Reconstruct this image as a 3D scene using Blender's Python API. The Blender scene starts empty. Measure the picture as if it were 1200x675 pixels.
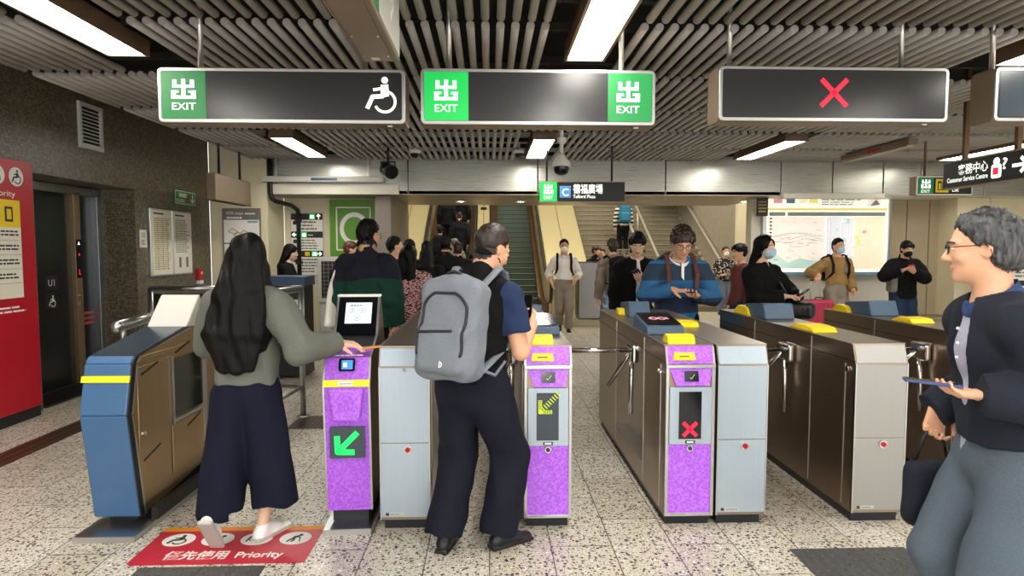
import bpy, bmesh, math, random
import numpy as np
from mathutils import Matrix, Vector

random.seed(7)
D = bpy.data
SC = bpy.context.scene
COL = SC.collection
PI = math.pi

# ---------------------------------------------------------------- view
# the photographer stands at the origin, eye 1.55 m up; the lanes run along +Y
EYE = 1.55
FOC = 740.0
YAW = math.atan(27 / 740.0)
PIT = math.atan(45.5 / 740.0)
_f = Vector((math.sin(YAW) * math.cos(PIT), math.cos(YAW) * math.cos(PIT), -math.sin(PIT)))
_r = Vector((math.cos(YAW), -math.sin(YAW), 0))
_u = _r.cross(_f)


def _ray(px, py):
    return _f + _r * ((px - 600) / FOC) - _u * ((py - 337.5) / FOC)


def at(px, py, Y):
    d = _ray(px, py)
    return Vector((0, 0, EYE)) + d * (Y / d.y)


def onX(px, py, X):
    d = _ray(px, py)
    return Vector((0, 0, EYE)) + d * (X / d.x)


def onZ(px, py, Z=0.0):
    d = _ray(px, py)
    return Vector((0, 0, EYE)) + d * ((Z - EYE) / d.z)


# ---------------------------------------------------------------- materials
def lin(h):
    h = h.lstrip('#')
    out = []
    for i in (0, 2, 4):
        v = int(h[i:i + 2], 16) / 255
        out.append(v / 12.92 if v <= .04045 else ((v + .055) / 1.055) ** 2.4)
    return tuple(out) + (1,)


MATS = {}


class NT:
    def __init__(s, m):
        s.m = m
        m.use_nodes = True
        s.t = m.node_tree
        s.b = s.t.nodes['Principled BSDF']

    def n(s, ty, **kw):
        nd = s.t.nodes.new(ty)
        for k, v in kw.items():
            if k in nd.inputs:
                nd.inputs[k].default_value = v
            else:
                setattr(nd, k, v)
        return nd

    def l(s, a, b):
        s.t.links.new(a, b)

    def math(s, op, a, b=None, c=None):
        nd = s.t.nodes.new('ShaderNodeMath')
        nd.operation = op
        for i, v in enumerate((a, b, c)):
            if v is None:
                continue
            if isinstance(v, (int, float)):
                nd.inputs[i].default_value = v
            else:
                s.l(v, nd.inputs[i])
        return nd.outputs[0]

    def mix(s, fac, a, b, mode='MIX'):
        nd = s.t.nodes.new('ShaderNodeMix')
        nd.data_type = 'RGBA'
        nd.blend_type = mode
        for i, v in ((0, fac), (6, a), (7, b)):
            if isinstance(v, (int, float, tuple)):
                nd.inputs[i].default_value = v
            else:
                s.l(v, nd.inputs[i])
        return nd.outputs[2]

    def ramp(s, fac, stops, interp='LINEAR'):
        nd = s.t.nodes.new('ShaderNodeValToRGB')
        nd.color_ramp.interpolation = interp
        e = nd.color_ramp.elements
        while len(e) < len(stops):
            e.new(.5)
        for i, (p, c) in enumerate(stops):
            e[i].position = p
            e[i].color = c if isinstance(c, tuple) else (c, c, c, 1)
        s.l(fac, nd.inputs[0])
        return nd.outputs[0]

    def coord(s, kind='Object', scale=(1, 1, 1), rot=(0, 0, 0), loc=(0, 0, 0)):
        if kind == 'World':
            o = s.n('ShaderNodeNewGeometry').outputs['Position']
        else:
            o = s.n('ShaderNodeTexCoord').outputs[kind]
        mp = s.n('ShaderNodeMapping')
        mp.inputs['Scale'].default_value = scale
        mp.inputs['Rotation'].default_value = rot
        mp.inputs['Location'].default_value = loc
        s.l(o, mp.inputs[0])
        return mp.outputs[0]

    def bump(s, h, strength=.2, dist=.01):
        b = s.n('ShaderNodeBump')
        b.inputs['Strength'].default_value = strength
        b.inputs['Distance'].default_value = dist
        s.l(h, b.inputs['Height'])
        s.l(b.outputs[0], s.b.inputs['Normal'])


def mat(key, col, rough=.5, metal=0., emit=0., ecol=None, noise=0., nscale=(8, 8, 8), bump=0., bscale=None, alpha=None, trans=0., coat=0., sheen=0., sub=0., spec=None):
    if key in MATS:
        return MATS[key]
    m = D.materials.new(key)
    t = NT(m)
    c = lin(col) if isinstance(col, str) else tuple(col) + (1,)
    B = t.b.inputs
    B['Base Color'].default_value = c
    B['Roughness'].default_value = rough
    B['Metallic'].default_value = metal
    if trans:
        B['Transmission Weight'].default_value = trans
        B['IOR'].default_value = 1.45
    if coat:
        B['Coat Weight'].default_value = coat
    if spec is not None:
        B['Specular IOR Level'].default_value = spec
    if sheen:
        B['Sheen Weight'].default_value = sheen
    if sub:
        B['Subsurface Weight'].default_value = sub
        B['Subsurface Radius'].default_value = (.012, .004, .002)
    if emit:
        B['Emission Color'].default_value = lin(ecol) if ecol else c
        B['Emission Strength'].default_value = emit
    if noise or bump:
        nz = t.n('ShaderNodeTexNoise', Detail=4.0)
        nz.inputs['Scale'].default_value = 1.0
        t.l(t.coord('Object', nscale if bscale is None else bscale), nz.inputs['Vector'])
        if noise:
            lo = tuple(max(0, x * (1 - noise)) for x in c[:3]) + (1,)
            hi = tuple(min(1, x * (1 + noise)) for x in c[:3]) + (1,)
            t.l(t.ramp(nz.outputs[0], [(.3, lo), (.7, hi)]), B['Base Color'])
        if bump:
            t.bump(nz.outputs[0], bump, .004)
    MATS[key] = m
    return m


def M(key):
    return MATS[key]


# ---------------------------------------------------------------- tags
def tag(o, label=None, cat=None, group=None, kind=None):
    if label:
        o['label'] = label
    if cat:
        o['category'] = cat
    if group:
        o['group'] = group
    if kind:
        o['kind'] = kind
    return o


def thing(name, label, cat, loc=(0, 0, 0), rz=0., group=None):
    o = D.objects.new(name, None)
    o.empty_display_size = .1
    COL.objects.link(o)
    o.location = loc
    o.rotation_euler = (0, 0, rz)
    return tag(o, label, cat, group)


def copy_tree(o, parent=None):
    c = o.copy()
    COL.objects.link(c)
    if parent:
        c.parent = parent
    for ch in list(o.children):
        copy_tree(ch, c)
    return c


# ---------------------------------------------------------------- mesh builder
class MB:
    def __init__(s, mat=None):
        s.v, s.f, s.fm, s.fs = [], [], [], []
        s.mat = mat
        s.M = Matrix.Identity(4)

    def _add(s, vs, fs, mat=None, smooth=False):
        b = len(s.v)
        s.v += [tuple(s.M @ Vector(p)) for p in vs]
        for f in fs:
            s.f.append([b + i for i in f])
            s.fm.append(mat or s.mat)
            s.fs.append(smooth)
        return s

    def box(s, x0, x1, y0, y1, z0, z1, mat=None):
        vs = [(x, y, z) for z in (z0, z1) for y in (y0, y1) for x in (x0, x1)]
        return s._add(vs, [(0, 2, 3, 1), (4, 5, 7, 6), (0, 1, 5, 4), (2, 6, 7, 3), (0, 4, 6, 2), (1, 3, 7, 5)], mat)

    def prism(s, pts, axis, a, b, mat=None, smooth=False):
        """polygon extruded along axis from a to b; pts are the other two coordinates in xyz order"""
        def mk(p, w):
            q = list(p)
            q.insert('xyz'.index(axis), w)
            return tuple(q)
        n = len(pts)
        vs = [mk(p, a) for p in pts] + [mk(p, b) for p in pts]
        fs = [tuple(range(n)), tuple(range(2 * n - 1, n - 1, -1))]
        b0 = len(s.v)
        s._add(vs, fs, mat)
        for i in range(n):
            j = (i + 1) % n
            s.f.append([b0 + i, b0 + n + i, b0 + n + j, b0 + j])
            s.fm.append(mat or s.mat)
            s.fs.append(smooth)
        return s

    def tube(s, pts, r, seg=12, mat=None, caps=True, r1=None):
        pts = [Vector(p) for p in pts]
        n = len(pts)
        vs, fs = [], []
        prev = None
        for i, p in enumerate(pts):
            if i == 0:
                d = pts[1] - p
            elif i == n - 1:
                d = p - pts[i - 1]
            else:
                d = (pts[i + 1] - p).normalized() + (p - pts[i - 1]).normalized()
            d.normalize()
            if prev is None:
                a = Vector((0, 0, 1)) if abs(d.z) < .9 else Vector((1, 0, 0))
                x = d.cross(a).normalized()
            else:
                x = (prev - d * prev.dot(d)).normalized()
            prev = x
            y = d.cross(x)
            rr = r if r1 is None else r + (r1 - r) * i / (n - 1)
            for k in range(seg):
                t = 2 * PI * k / seg
                vs.append(p + (x * math.cos(t) + y * math.sin(t)) * rr)
        for i in range(n - 1):
            for k in range(seg):
                k2 = (k + 1) % seg
                fs.append((i * seg + k, i * seg + k2, (i + 1) * seg + k2, (i + 1) * seg + k))
        b0 = len(s.v)
        s._add(vs, fs, mat, True)
        if caps:
            s.f.append([b0 + k for k in range(seg - 1, -1, -1)])
            s.f.append([b0 + (n - 1) * seg + k for k in range(seg)])
            s.fm += [mat or s.mat] * 2
            s.fs += [False] * 2
        return s

    def lathe(s, prof, seg=24, mat=None, c=(0, 0, 0)):
        vs, fs = [], []
        n = len(prof)
        for r, z in prof:
            for k in range(seg):
                t = 2 * PI * k / seg
                vs.append((c[0] + r * math.cos(t), c[1] + r * math.sin(t), c[2] + z))
        for i in range(n - 1):
            for k in range(seg):
                k2 = (k + 1) % seg
                fs.append((i * seg + k, i * seg + k2, (i + 1) * seg + k2, (i + 1) * seg + k))
        s._add(vs, fs, mat, True)
        return s

    def ball(s, c, r, seg=16, mat=None):
        r = (r, r, r) if isinstance(r, (int, float)) else r
        n = seg // 2
        vs, fs = [], []
        for i in range(n + 1):
            a = PI * i / n
            for k in range(seg):
                t = 2 * PI * k / seg
                vs.append((c[0] + r[0] * math.sin(a) * math.cos(t), c[1] + r[1] * math.sin(a) * math.sin(t), c[2] - r[2] * math.cos(a)))
        for i in range(n):
            for k in range(seg):
                k2 = (k + 1) % seg
                fs.append((i * seg + k, i * seg + k2, (i + 1) * seg + k2, (i + 1) * seg + k))
        return s._add(vs, fs, mat, True)

    # flat artwork: local x = reading direction, y = up, z = towards the viewer
    def poly(s, pts, mat=None, z=0., t=.002):
        n = len(pts)
        a = sum(pts[i][0] * pts[(i + 1) % n][1] - pts[(i + 1) % n][0] * pts[i][1] for i in range(n))
        if a < 0:
            pts = pts[::-1]
        vs = [(p[0], p[1], z + t) for p in pts] + [(p[0], p[1], z) for p in pts]
        fs = [tuple(range(n))] + [(i, n + i, n + (i + 1) % n, (i + 1) % n) for i in range(n)]
        return s._add(vs, fs, mat)

    def rect(s, x0, x1, y0, y1, mat=None, z=0., t=.002):
        return s.poly([(x0, y0), (x1, y0), (x1, y1), (x0, y1)], mat, z, t)

    def rrect(s, x0, x1, y0, y1, r, mat=None, z=0., t=.002, seg=5):
        pts = []
        for cx, cy, a0 in ((x1 - r, y0 + r, -PI / 2), (x1 - r, y1 - r, 0), (x0 + r, y1 - r, PI / 2), (x0 + r, y0 + r, PI)):
            for i in range(seg + 1):
                a = a0 + PI / 2 * i / seg
                pts.append((cx + r * math.cos(a), cy + r * math.sin(a)))
        return s.poly(pts, mat, z, t)

    def disc(s, c, r, mat=None, z=0., t=.002, seg=24, ry=None):
        ry = ry or r
        return s.poly([(c[0] + r * math.cos(2 * PI * i / seg), c[1] + ry * math.sin(2 * PI * i / seg)) for i in range(seg)], mat, z, t)

    def stroke(s, pts, w, mat=None, z=0., t=.002, cap=True):
        for i in range(len(pts) - 1):
            a, b = Vector(pts[i]), Vector(pts[i + 1])
            d = (b - a)
            if d.length < 1e-6:
                continue
            d.normalize()
            n = Vector((-d.y, d.x)) * w / 2
            s.poly([a - n, b - n, b + n, a + n], mat, z, t)
        if cap:
            for p in pts[1:-1]:
                s.disc(p, w / 2, mat, z, t, 10)
        return s

    def ring(s, c, r, w, mat=None, z=0., t=.002, a0=0., a1=2 * PI, seg=28, sx=1.):
        P = [(math.cos(a0 + (a1 - a0) * i / seg), math.sin(a0 + (a1 - a0) * i / seg)) for i in range(seg + 1)]
        for i in range(seg):
            s.poly([(c[0] + P[i][0] * (r - w / 2) * sx, c[1] + P[i][1] * (r - w / 2)), (c[0] + P[i][0] * (r + w / 2) * sx, c[1] + P[i][1] * (r + w / 2)),
                    (c[0] + P[i + 1][0] * (r + w / 2) * sx, c[1] + P[i + 1][1] * (r + w / 2)), (c[0] + P[i + 1][0] * (r - w / 2) * sx, c[1] + P[i + 1][1] * (r - w / 2))], mat, z, t)
        return s

    def text(s, body, x, y, h, mat=None, z=0., t=.001, align='LEFT', w=None, bold=0.):
        """lettering with cap height h, baseline at (x, y); w squeezes it to that width"""
        cu = D.curves.new('lettering', 'FONT')
        cu.body = body
        cu.size = h * 1.38
        cu.extrude = t / 2
        cu.offset = bold * h
        cu.resolution_u = 3
        ob = D.objects.new('lettering', cu)
        me = ob.to_mesh()
        vs = [v.co.copy() for v in me.vertices]
        fs = [tuple(p.vertices) for p in me.polygons]
        ob.to_mesh_clear()
        D.objects.remove(ob)
        D.curves.remove(cu)
        if not vs:
            return s
        x0, x1 = min(v.x for v in vs), max(v.x for v in vs)
        k = 1. if w is None else w / max(1e-6, x1 - x0)
        off = {'LEFT': -x0, 'CENTER': -(x0 + x1) / 2, 'RIGHT': -x1}[align]
        return s._add([((v.x + off) * k + x, v.y + y, v.z + z + t / 2) for v in vs], fs, mat)

    def lines(s, x0, x1, y0, y1, n, mat=None, z=0., t=.001, fill=.45, ragged=.3, words=True):
        """rows of small print too fine to read"""
        dy = (y1 - y0) / n
        for i in range(n):
            yb = y1 - dy * (i + .5) - dy * fill / 2
            x = x0
            end = x1 - (x1 - x0) * random.random() * ragged
            while x < end - 1e-4:
                ww = (x1 - x0) * random.uniform(.08, .25) if words else (x1 - x0)
                xe = min(end, x + ww)
                s.rect(x, xe, yb, yb + dy * fill, mat, z, t)
                x = xe + (x1 - x0) * .03
        return s

    def build(s, name, parent=None, bevel=0., seg=2, label=None, loc=None):
        me = D.meshes.new(name)
        me.from_pydata(s.v, [], s.f)
        keys = []
        for k in s.fm:
            if k not in keys:
                keys.append(k)
        for k in keys:
            me.materials.append(MATS[k])
        me.polygons.foreach_set('material_index', [keys.index(k) for k in s.fm])
        me.polygons.foreach_set('use_smooth', s.fs)
        me.update()
        o = D.objects.new(name, me)
        COL.objects.link(o)
        if parent:
            o.parent = parent
        if loc is not None:
            o.location = loc
        if label:
            o['label'] = label
        if bevel:
            md = o.modifiers.new('edge', 'BEVEL')
            md.width = bevel
            md.segments = seg
            md.limit_method = 'ANGLE'
            md.angle_limit = .6
        return o


def frame_mat(origin, facing):
    """matrix for flat artwork on a surface facing -Y, +X, -X, up, or up read from -Y"""
    o = Matrix.Translation(origin)
    if facing == '-y':
        return o @ Matrix.Rotation(PI / 2, 4, 'X')
    if facing == '+x':
        return o @ Matrix.Rotation(PI / 2, 4, 'Z') @ Matrix.Rotation(PI / 2, 4, 'X')
    if facing == '-x':
        return o @ Matrix.Rotation(-PI / 2, 4, 'Z') @ Matrix.Rotation(PI / 2, 4, 'X')
    return o


def structure(name, mb, **kw):
    return tag(mb.build(name, **kw), kind='structure')


# -------- icons shared by several signs (unit square 0..1, scaled by s at x, y)
def icon_exit(mb, x, y, w, h, m, z=0., text=True):
    g = lambda a, b, c, d: mb.rect(x + a * w, x + b * w, y + c * h, y + d * h, m, z)
    b0 = .36 if text else 0.
    k = (1 - b0)
    Y = lambda v: b0 + v * k
    for a, b, c, d in ((.42, .58, .0, 1.), (.06, .22, .56, .96), (.78, .94, .56, .96), (.06, .94, .56, .70),
                       (.0, .18, .0, .40), (.82, 1., .0, .40), (.0, 1., .0, .15), (.0, .30, .30, .40), (.70, 1., .30, .40)):
        g(a, b, Y(c), Y(d))
    if text:
        mb.text('EXIT', x + w / 2, y, h * .24, m, z, .001, 'CENTER', w * .98)


def icon_wheelchair(mb, x, y, s, m, z=0.):
    P = lambda a, b: (x + a * s, y + b * s)
    mb.disc(P(.60, .92), .095 * s, m, z)
    mb.poly([P(.48, .78), P(.70, .80), P(.72, .46), P(.48, .42)], m, z)
    mb.stroke([P(.52, .68), P(.26, .64)], .08 * s, m, z)
    mb.stroke([P(.56, .46), P(.24, .44), P(.08, .10)], .12 * s, m, z)
    mb.ring(P(.60, .30), .30 * s, .075 * s, m, z, a0=-2.7, a1=1.2, seg=22)


def icon_walker(mb, x, y, s, m, z=0.):
    P = lambda a, b: (x + a * s, y + b * s)
    mb.disc(P(.70, .82), .10 * s, m, z)
    mb.poly([P(.34, .62), P(.60, .78), P(.66, .66), P(.42, .40)], m, z)
    mb.stroke([P(.40, .50), P(.26, .30), P(.16, .08)], .10 * s, m, z)
    mb.stroke([P(.44, .46), P(.46, .26), P(.38, .08)], .10 * s, m, z)
    mb.stroke([P(.60, .70), P(.72, .50)], .07 * s, m, z)
    mb.stroke([P(.72, .54), P(.80, .08)], .04 * s, m, z)


def icon_arrow(mb, c, s, ang, m, z=0., w=.16, t=.002):
    """arrow of length s centred at c, pointing along ang"""
    ca, sa = math.cos(ang), math.sin(ang)
    P = lambda a, b: (c[0] + (a * ca - b * sa) * s, c[1] + (a * sa + b * ca) * s)
    mb.stroke([P(-.5, 0), P(.42, 0)], w * s, m, z, t, False)
    mb.stroke([P(.08, .42), P(.48, .0), P(.08, -.42)], w * s, m, z, t)


def icon_cross(mb, c, s, w, m, z=0., t=.002):
    mb.stroke([(c[0] - s / 2, c[1] - s / 2), (c[0] + s / 2, c[1] + s / 2)], w, m, z, t, False)
    mb.stroke([(c[0] - s / 2, c[1] + s / 2), (c[0] + s / 2, c[1] - s / 2)], w, m, z, t, False)
# ---------------------------------------------------------------- material library
def m_terrazzo():
    m = D.materials.new('terrazzo'); t = NT(m)
    v = t.coord('World')
    sw = t.n('ShaderNodeSeparateXYZ'); t.l(v, sw.inputs[0])
    cb = t.n('ShaderNodeCombineXYZ'); t.l(sw.outputs[1], cb.inputs[0]); t.l(sw.outputs[0], cb.inputs[1])
    br = t.n('ShaderNodeTexBrick', offset=.5, squash=1.0)
    br.inputs['Scale'].default_value = 1.0
    br.inputs['Mortar Size'].default_value = .003
    br.inputs['Mortar Smooth'].default_value = .1
    br.inputs['Brick Width'].default_value = .64
    br.inputs['Row Height'].default_value = .32
    br.inputs['Color1'].default_value = (0, 0, 0, 1); br.inputs['Color2'].default_value = (1, 1, 1, 1)
    t.l(cb.outputs[0], br.inputs['Vector'])
    tone = t.ramp(br.outputs['Color'], [(0, lin('#cfc9ba')), (1, lin('#e6e2d8'))])
    nz = t.n('ShaderNodeTexNoise', Scale=3.0, Detail=3.0); t.l(v, nz.inputs['Vector'])
    tone = t.mix(t.math('MULTIPLY', nz.outputs[0], .5), tone, lin('#bfae90'))
    # bending the lookup keeps the chips from being round
    wn = t.n('ShaderNodeTexNoise', Scale=70.0, Detail=2.0); t.l(v, wn.inputs['Vector'])
    vm = t.n('ShaderNodeVectorMath', operation='MULTIPLY_ADD')
    t.l(wn.outputs['Color'], vm.inputs[0]); vm.inputs[1].default_value = (.016, .016, 0); t.l(v, vm.inputs[2])
    c = tone
    for sc, lo, hi, cols in ((42., .10, .40, [(0, lin('#17140f')), (.5, lin('#3a332b')), (.72, lin('#6b5f50')), (.85, lin('#efece4'))]),
                             (85., .05, .38, [(0, lin('#1d1a16')), (.55, lin('#4a443c')), (.8, lin('#8d8373'))])):
        vo = t.n('ShaderNodeTexVoronoi', voronoi_dimensions='2D'); vo.inputs['Scale'].default_value = sc
        t.l(vm.outputs[0], vo.inputs['Vector'])
        sp = t.n('ShaderNodeSeparateColor'); t.l(vo.outputs['Color'], sp.inputs[0])
        thr = t.math('MULTIPLY_ADD', sp.outputs[0], hi - lo, lo)
        on = t.math('LESS_THAN', vo.outputs['Distance'], thr)
        on = t.math('MULTIPLY', on, t.math('GREATER_THAN', sp.outputs[2], .30))
        c = t.mix(on, c, t.ramp(sp.outputs[1], cols, 'CONSTANT'))
    c = t.mix(br.outputs['Fac'], c, lin('#3b342b'))
    t.l(c, t.b.inputs['Base Color'])
    t.b.inputs['Roughness'].default_value = .32
    MATS['terrazzo'] = m


def m_mosaic():
    m = D.materials.new('mosaic'); t = NT(m)
    v = t.coord('World')
    sw = t.n('ShaderNodeSeparateXYZ'); t.l(v, sw.inputs[0])
    cb = t.n('ShaderNodeCombineXYZ'); t.l(t.math('ADD', sw.outputs[1], sw.outputs[0]), cb.inputs[0]); t.l(sw.outputs[2], cb.inputs[1])
    br = t.n('ShaderNodeTexBrick', offset=0., squash=1.0)
    for k, x in (('Scale', 1.), ('Mortar Size', .0022), ('Brick Width', .024), ('Row Height', .024), ('Mortar Smooth', .2)):
        br.inputs[k].default_value = x
    br.inputs['Color1'].default_value = (0, 0, 0, 1); br.inputs['Color2'].default_value = (1, 1, 1, 1)
    t.l(cb.outputs[0], br.inputs['Vector'])
    c = t.ramp(br.outputs['Color'], [(0, lin('#564e3c')), (.5, lin('#6e6552')), (1, lin('#8a7e68'))])
    c = t.mix(br.outputs['Fac'], c, lin('#2c281f'))
    t.l(c, t.b.inputs['Base Color'])
    t.b.inputs['Roughness'].default_value = .33
    nz = t.n('ShaderNodeTexNoise', Scale=45.0); t.l(v, nz.inputs['Vector'])
    h = t.math('ADD', t.math('MULTIPLY', br.outputs['Fac'], -1.0), nz.outputs[0])
    t.bump(h, .35, .004)
    MATS['mosaic'] = m


def m_brushed(key, col, rough=.3, axis=2, metal=1., amt=.12, rv=.22):
    m = D.materials.new(key); t = NT(m)
    sc = [160, 160, 160]; sc[axis] = 2.
    nz = t.n('ShaderNodeTexNoise', Detail=3.0); nz.inputs['Scale'].default_value = 1.
    t.l(t.coord('Object', sc), nz.inputs['Vector'])
    c = lin(col)
    t.l(t.ramp(nz.outputs[0], [(.25, tuple(x * (1 - amt) for x in c[:3]) + (1,)), (.75, tuple(min(1, x * (1 + amt)) for x in c[:3]) + (1,))]), t.b.inputs['Base Color'])
    t.l(t.ramp(nz.outputs[0], [(.2, rough * (1 - rv)), (.8, min(1, rough * (1 + rv)))]), t.b.inputs['Roughness'])
    t.b.inputs['Metallic'].default_value = metal
    MATS[key] = m


def m_purple(key, c0, c1):
    m = D.materials.new(key); t = NT(m)
    v = t.coord('Object', (1, 1, 1))
    vo = t.n('ShaderNodeTexVoronoi', distance='CHEBYCHEV'); vo.inputs['Scale'].default_value = 75.
    t.l(v, vo.inputs['Vector'])
    c = t.ramp(vo.outputs['Distance'], [(.25, lin(c0)), (.55, lin(c1))])
    t.l(c, t.b.inputs['Base Color'])
    t.b.inputs['Roughness'].default_value = .38
    MATS[key] = m


m_terrazzo(); m_mosaic()
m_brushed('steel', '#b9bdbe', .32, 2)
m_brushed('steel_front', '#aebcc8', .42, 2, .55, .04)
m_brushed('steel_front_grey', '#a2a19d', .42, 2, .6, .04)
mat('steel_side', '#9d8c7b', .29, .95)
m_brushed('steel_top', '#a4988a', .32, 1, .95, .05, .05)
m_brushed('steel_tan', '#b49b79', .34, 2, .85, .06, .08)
m_brushed('panel_metal', '#b4b4aa', .30, 0, .55, .04)
m_brushed('escalator_clad', '#cdc196', .34, 2, .45, .05)
m_purple('purple', '#a74ee0', '#bd74f0')
m_purple('purple_dim', '#a04cd8', '#b56cea')
mat('chrome', '#d6d6d6', .16, 1.)
mat('alu', '#c8c8c6', .30, .9)
mat('sign_box', '#8b7a68', .38, .35)
mat('sign_face', '#2b2b2c', .22)
mat('sign_face_lit', '#3a3a3a', .25, emit=.10, ecol='#404040')
mat('lit_green', '#0fae49', .35, emit=.75, ecol='#10b44c')
mat('dim_green', '#157a3a', .35, emit=.16, ecol='#1f8f48')
mat('lit_white', '#f5fbf2', .4, emit=1.0, ecol='#f8fff4')
mat('lit_red', '#e0182f', .4, emit=1.3, ecol='#f01a38')
mat('lit_led_green', '#12d65c', .4, emit=1.0, ecol='#10e060')
mat('lit_led_yellow', '#b8c81a', .4, emit=.8, ecol='#b4cc1c')
mat('lit_blue', '#3a7cc0', .3, emit=.6, ecol='#4a90d8')
mat('lit_screen', '#d4e0ea', .3, emit=.75, ecol='#d4e4f0')
mat('screen_black', '#0b0c10', .12)
mat('screen_grey', '#39434c', .2)
mat('lamp_white', '#ffffff', .5, emit=31.0, ecol='#fffaf0')
mat('lamp_hall', '#ffffff', .5, emit=30.0, ecol='#fff2d4')
mat('lamp_off', '#b9ab9a', .5)
mat('lamp_box', '#6f5844', .45, .2, noise=.15)
mat('tube_grey', '#aaa6a0', .42)
mat('void_black', '#0b0a09', .8)
mat('black', '#141416', .45)
mat('black_gloss', '#0d0d10', .18)
mat('rubber', '#1b1b1c', .7)
mat('plinth', '#23252a', .4, .3)
mat('blue_panel', '#3f668f', .42, noise=.05, nscale=(6, 6, 6))
mat('blue_plastic', '#41586f', .45)
mat('yellow', '#f3d418', .4)
mat('yellow_stripe', '#f4ee14', .4)
mat('orange', '#e59018', .45)
mat('red_panel', '#b50f26', .35, noise=.05, nscale=(2, 2, 2))
mat('red_sticker', '#bf2038', .4, noise=.06, nscale=(3, 3, 3))
mat('white', '#f0efe9', .5)
mat('paper', '#e9e4d4', .6)
mat('paper_bright', '#f4f2ea', .6)
mat('rail_alu', '#d8d4c8', .3, .5)
mat('print_grey', '#77726a', .7)
mat('print_dark', '#2b2a28', .6)
mat('print_red', '#b24a48', .7)
mat('print_blue', '#7fa6c8', .7)
mat('print_ochre', '#b09a5a', .7)
mat('cream_wall', '#e3d9b8', .55, noise=.04, nscale=(2, 2, 2))
mat('white_wall', '#dcd8c8', .5, noise=.03, nscale=(2, 2, 2))
mat('tan_wall', '#a89a7e', .5, noise=.05, nscale=(2, 2, 2))
mat('soffit', '#9c8f7a', .4, .3)
mat('stone', '#8d8064', .7, noise=.35, nscale=(40, 40, 40))
mat('pillar_grey', '#8d8378', .5, .2)
mat('concrete', '#9a9180', .7, noise=.08, nscale=(5, 5, 5))
mat('green_sign', '#5f9a1a', .4, noise=.04, nscale=(3, 3, 3))
mat('green_lift', '#1a8a4a', .4)
mat('grey_light', '#c3c2bb', .5)
mat('door_steel', '#4a4d50', .25, .9)
mat('step_green', '#4c5a4a', .5, .2)
mat('step_dark', '#1a1f1b', .5)
mat('brown_metal', '#6b513c', .35, .6)
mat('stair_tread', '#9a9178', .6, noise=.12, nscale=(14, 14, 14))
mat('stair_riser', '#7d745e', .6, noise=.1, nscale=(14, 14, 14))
mat('tactile', '#4b4a49', .55, noise=.12, nscale=(30, 30, 30))
mat('drain', '#5b4a3a', .4, .6)
mat('glass', '#dfe6e2', .03, trans=1.)
mat('glass_dark', '#20251f', .08)
mat('navy_desk', '#2c4668', .4)
# ---------------------------------------------------------------- floor, walls, ceiling
XW = -4.3           # face of the mosaic wall
XR = 10.0
f = MB('terrazzo'); f.box(-5.3, XR, -3., 26, -.2, 0); structure('floor', f)

w = MB('mosaic')
w.box(XW - .5, XW, -3., 6.17, 0, 3.6); w.box(XW - .5, XW, 6.17, 7.88, 2.27, 3.6); w.box(XW - 1.0, XW, 7.88, 9.95, 0, 3.6)
w.box(XW - .62, XW - .5, 5.6, 6.3, 0, 3.6); w.box(XW - .62, XW - .52, 6.3, 7.9, 2.2, 3.6)
structure('wall_left', w)
w = MB('white_wall'); w.box(XR, XR + .2, -3, 11, 0, 3.6); structure('wall_right', w)
c = MB('void_black'); c.box(-5.3, XR + .2, -3., 10.3, 3.6, 3.8); structure('ceiling', c)

# pale pillar beside the mosaic wall, then the lower back wall with the directory
w = MB('cream_wall'); w.box(XW, -3.42, 9.95, 10.75, 0, 3.6); structure('wall_corner_pillar', w, bevel=.01)
w = MB('cream_wall'); w.box(-3.42, -1.72, 10.75, 10.95, 0, 3.2)
structure('wall_back_left', w)
w = MB('pillar_grey'); w.box(-1.82, -1.56, 10.2, 12.4, 0, 2.4); structure('wall_escalator_side', w, bevel=.01)
# header band of satin metal panels over the openings
w = MB('panel_metal')
xs = [-4.29, -3.3, -1.26, .77, 2.80, 4.66, 5.50, 6.33, 6.95, 8.0, XR]
for a, b in zip(xs[:-1], xs[1:]):
    w.box(a + .008, b - .008, 10.0, 10.04, 2.41, 3.4)
w.box(-4.29, XR, 10.03, 10.3, 2.415, 3.6, 'void_black')
structure('wall_header', w, bevel=.004)
t = MB('white_wall'); t.box(-3.4, -1.4, 9.97, 10.05, 2.40, 2.56); t.box(4.68, 6.33, 9.95, 10.04, 2.36, 2.44); structure('trim_1', t, bevel=.004)
s = MB('soffit'); s.box(-3.42, 4.66, 10.0, 12.3, 2.40, 2.46); s.box(-1.72, 4.66, 12.25, 12.35, 2.46, 3.6); structure('ceiling_soffit', s)
s = MB('white_wall'); s.box(4.66, XR, 10.04, 10.9, 2.40, 2.5); structure('ceiling_soffit_right', s)
# right: board wall, tan recess, light wall, stone plinth
w = MB('white_wall'); w.box(4.5, 6.95, 10.72, 10.95, 0, 2.42); structure('wall_behind_board', w)
w = MB('tan_wall')
for a, b in ((6.95, 7.22), (7.235, 7.62), (7.635, 7.8)):
    w.box(a, b, 10.72, 10.95, 0, 3.2)
structure('wall_tan_recess', w, bevel=.004)
w = MB('cream_wall')
for a, b in ((7.8, 8.35), (8.36, 9.1), (9.11, XR)):
    w.box(a, b, 10.3, 10.95, 0, 2.6)
structure('wall_back_right', w, bevel=.004)
w = MB('stone'); w.box(6.7, XR, 10.0, 10.75, 0, .42); structure('baseboard_right', w, bevel=.01)
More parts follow.
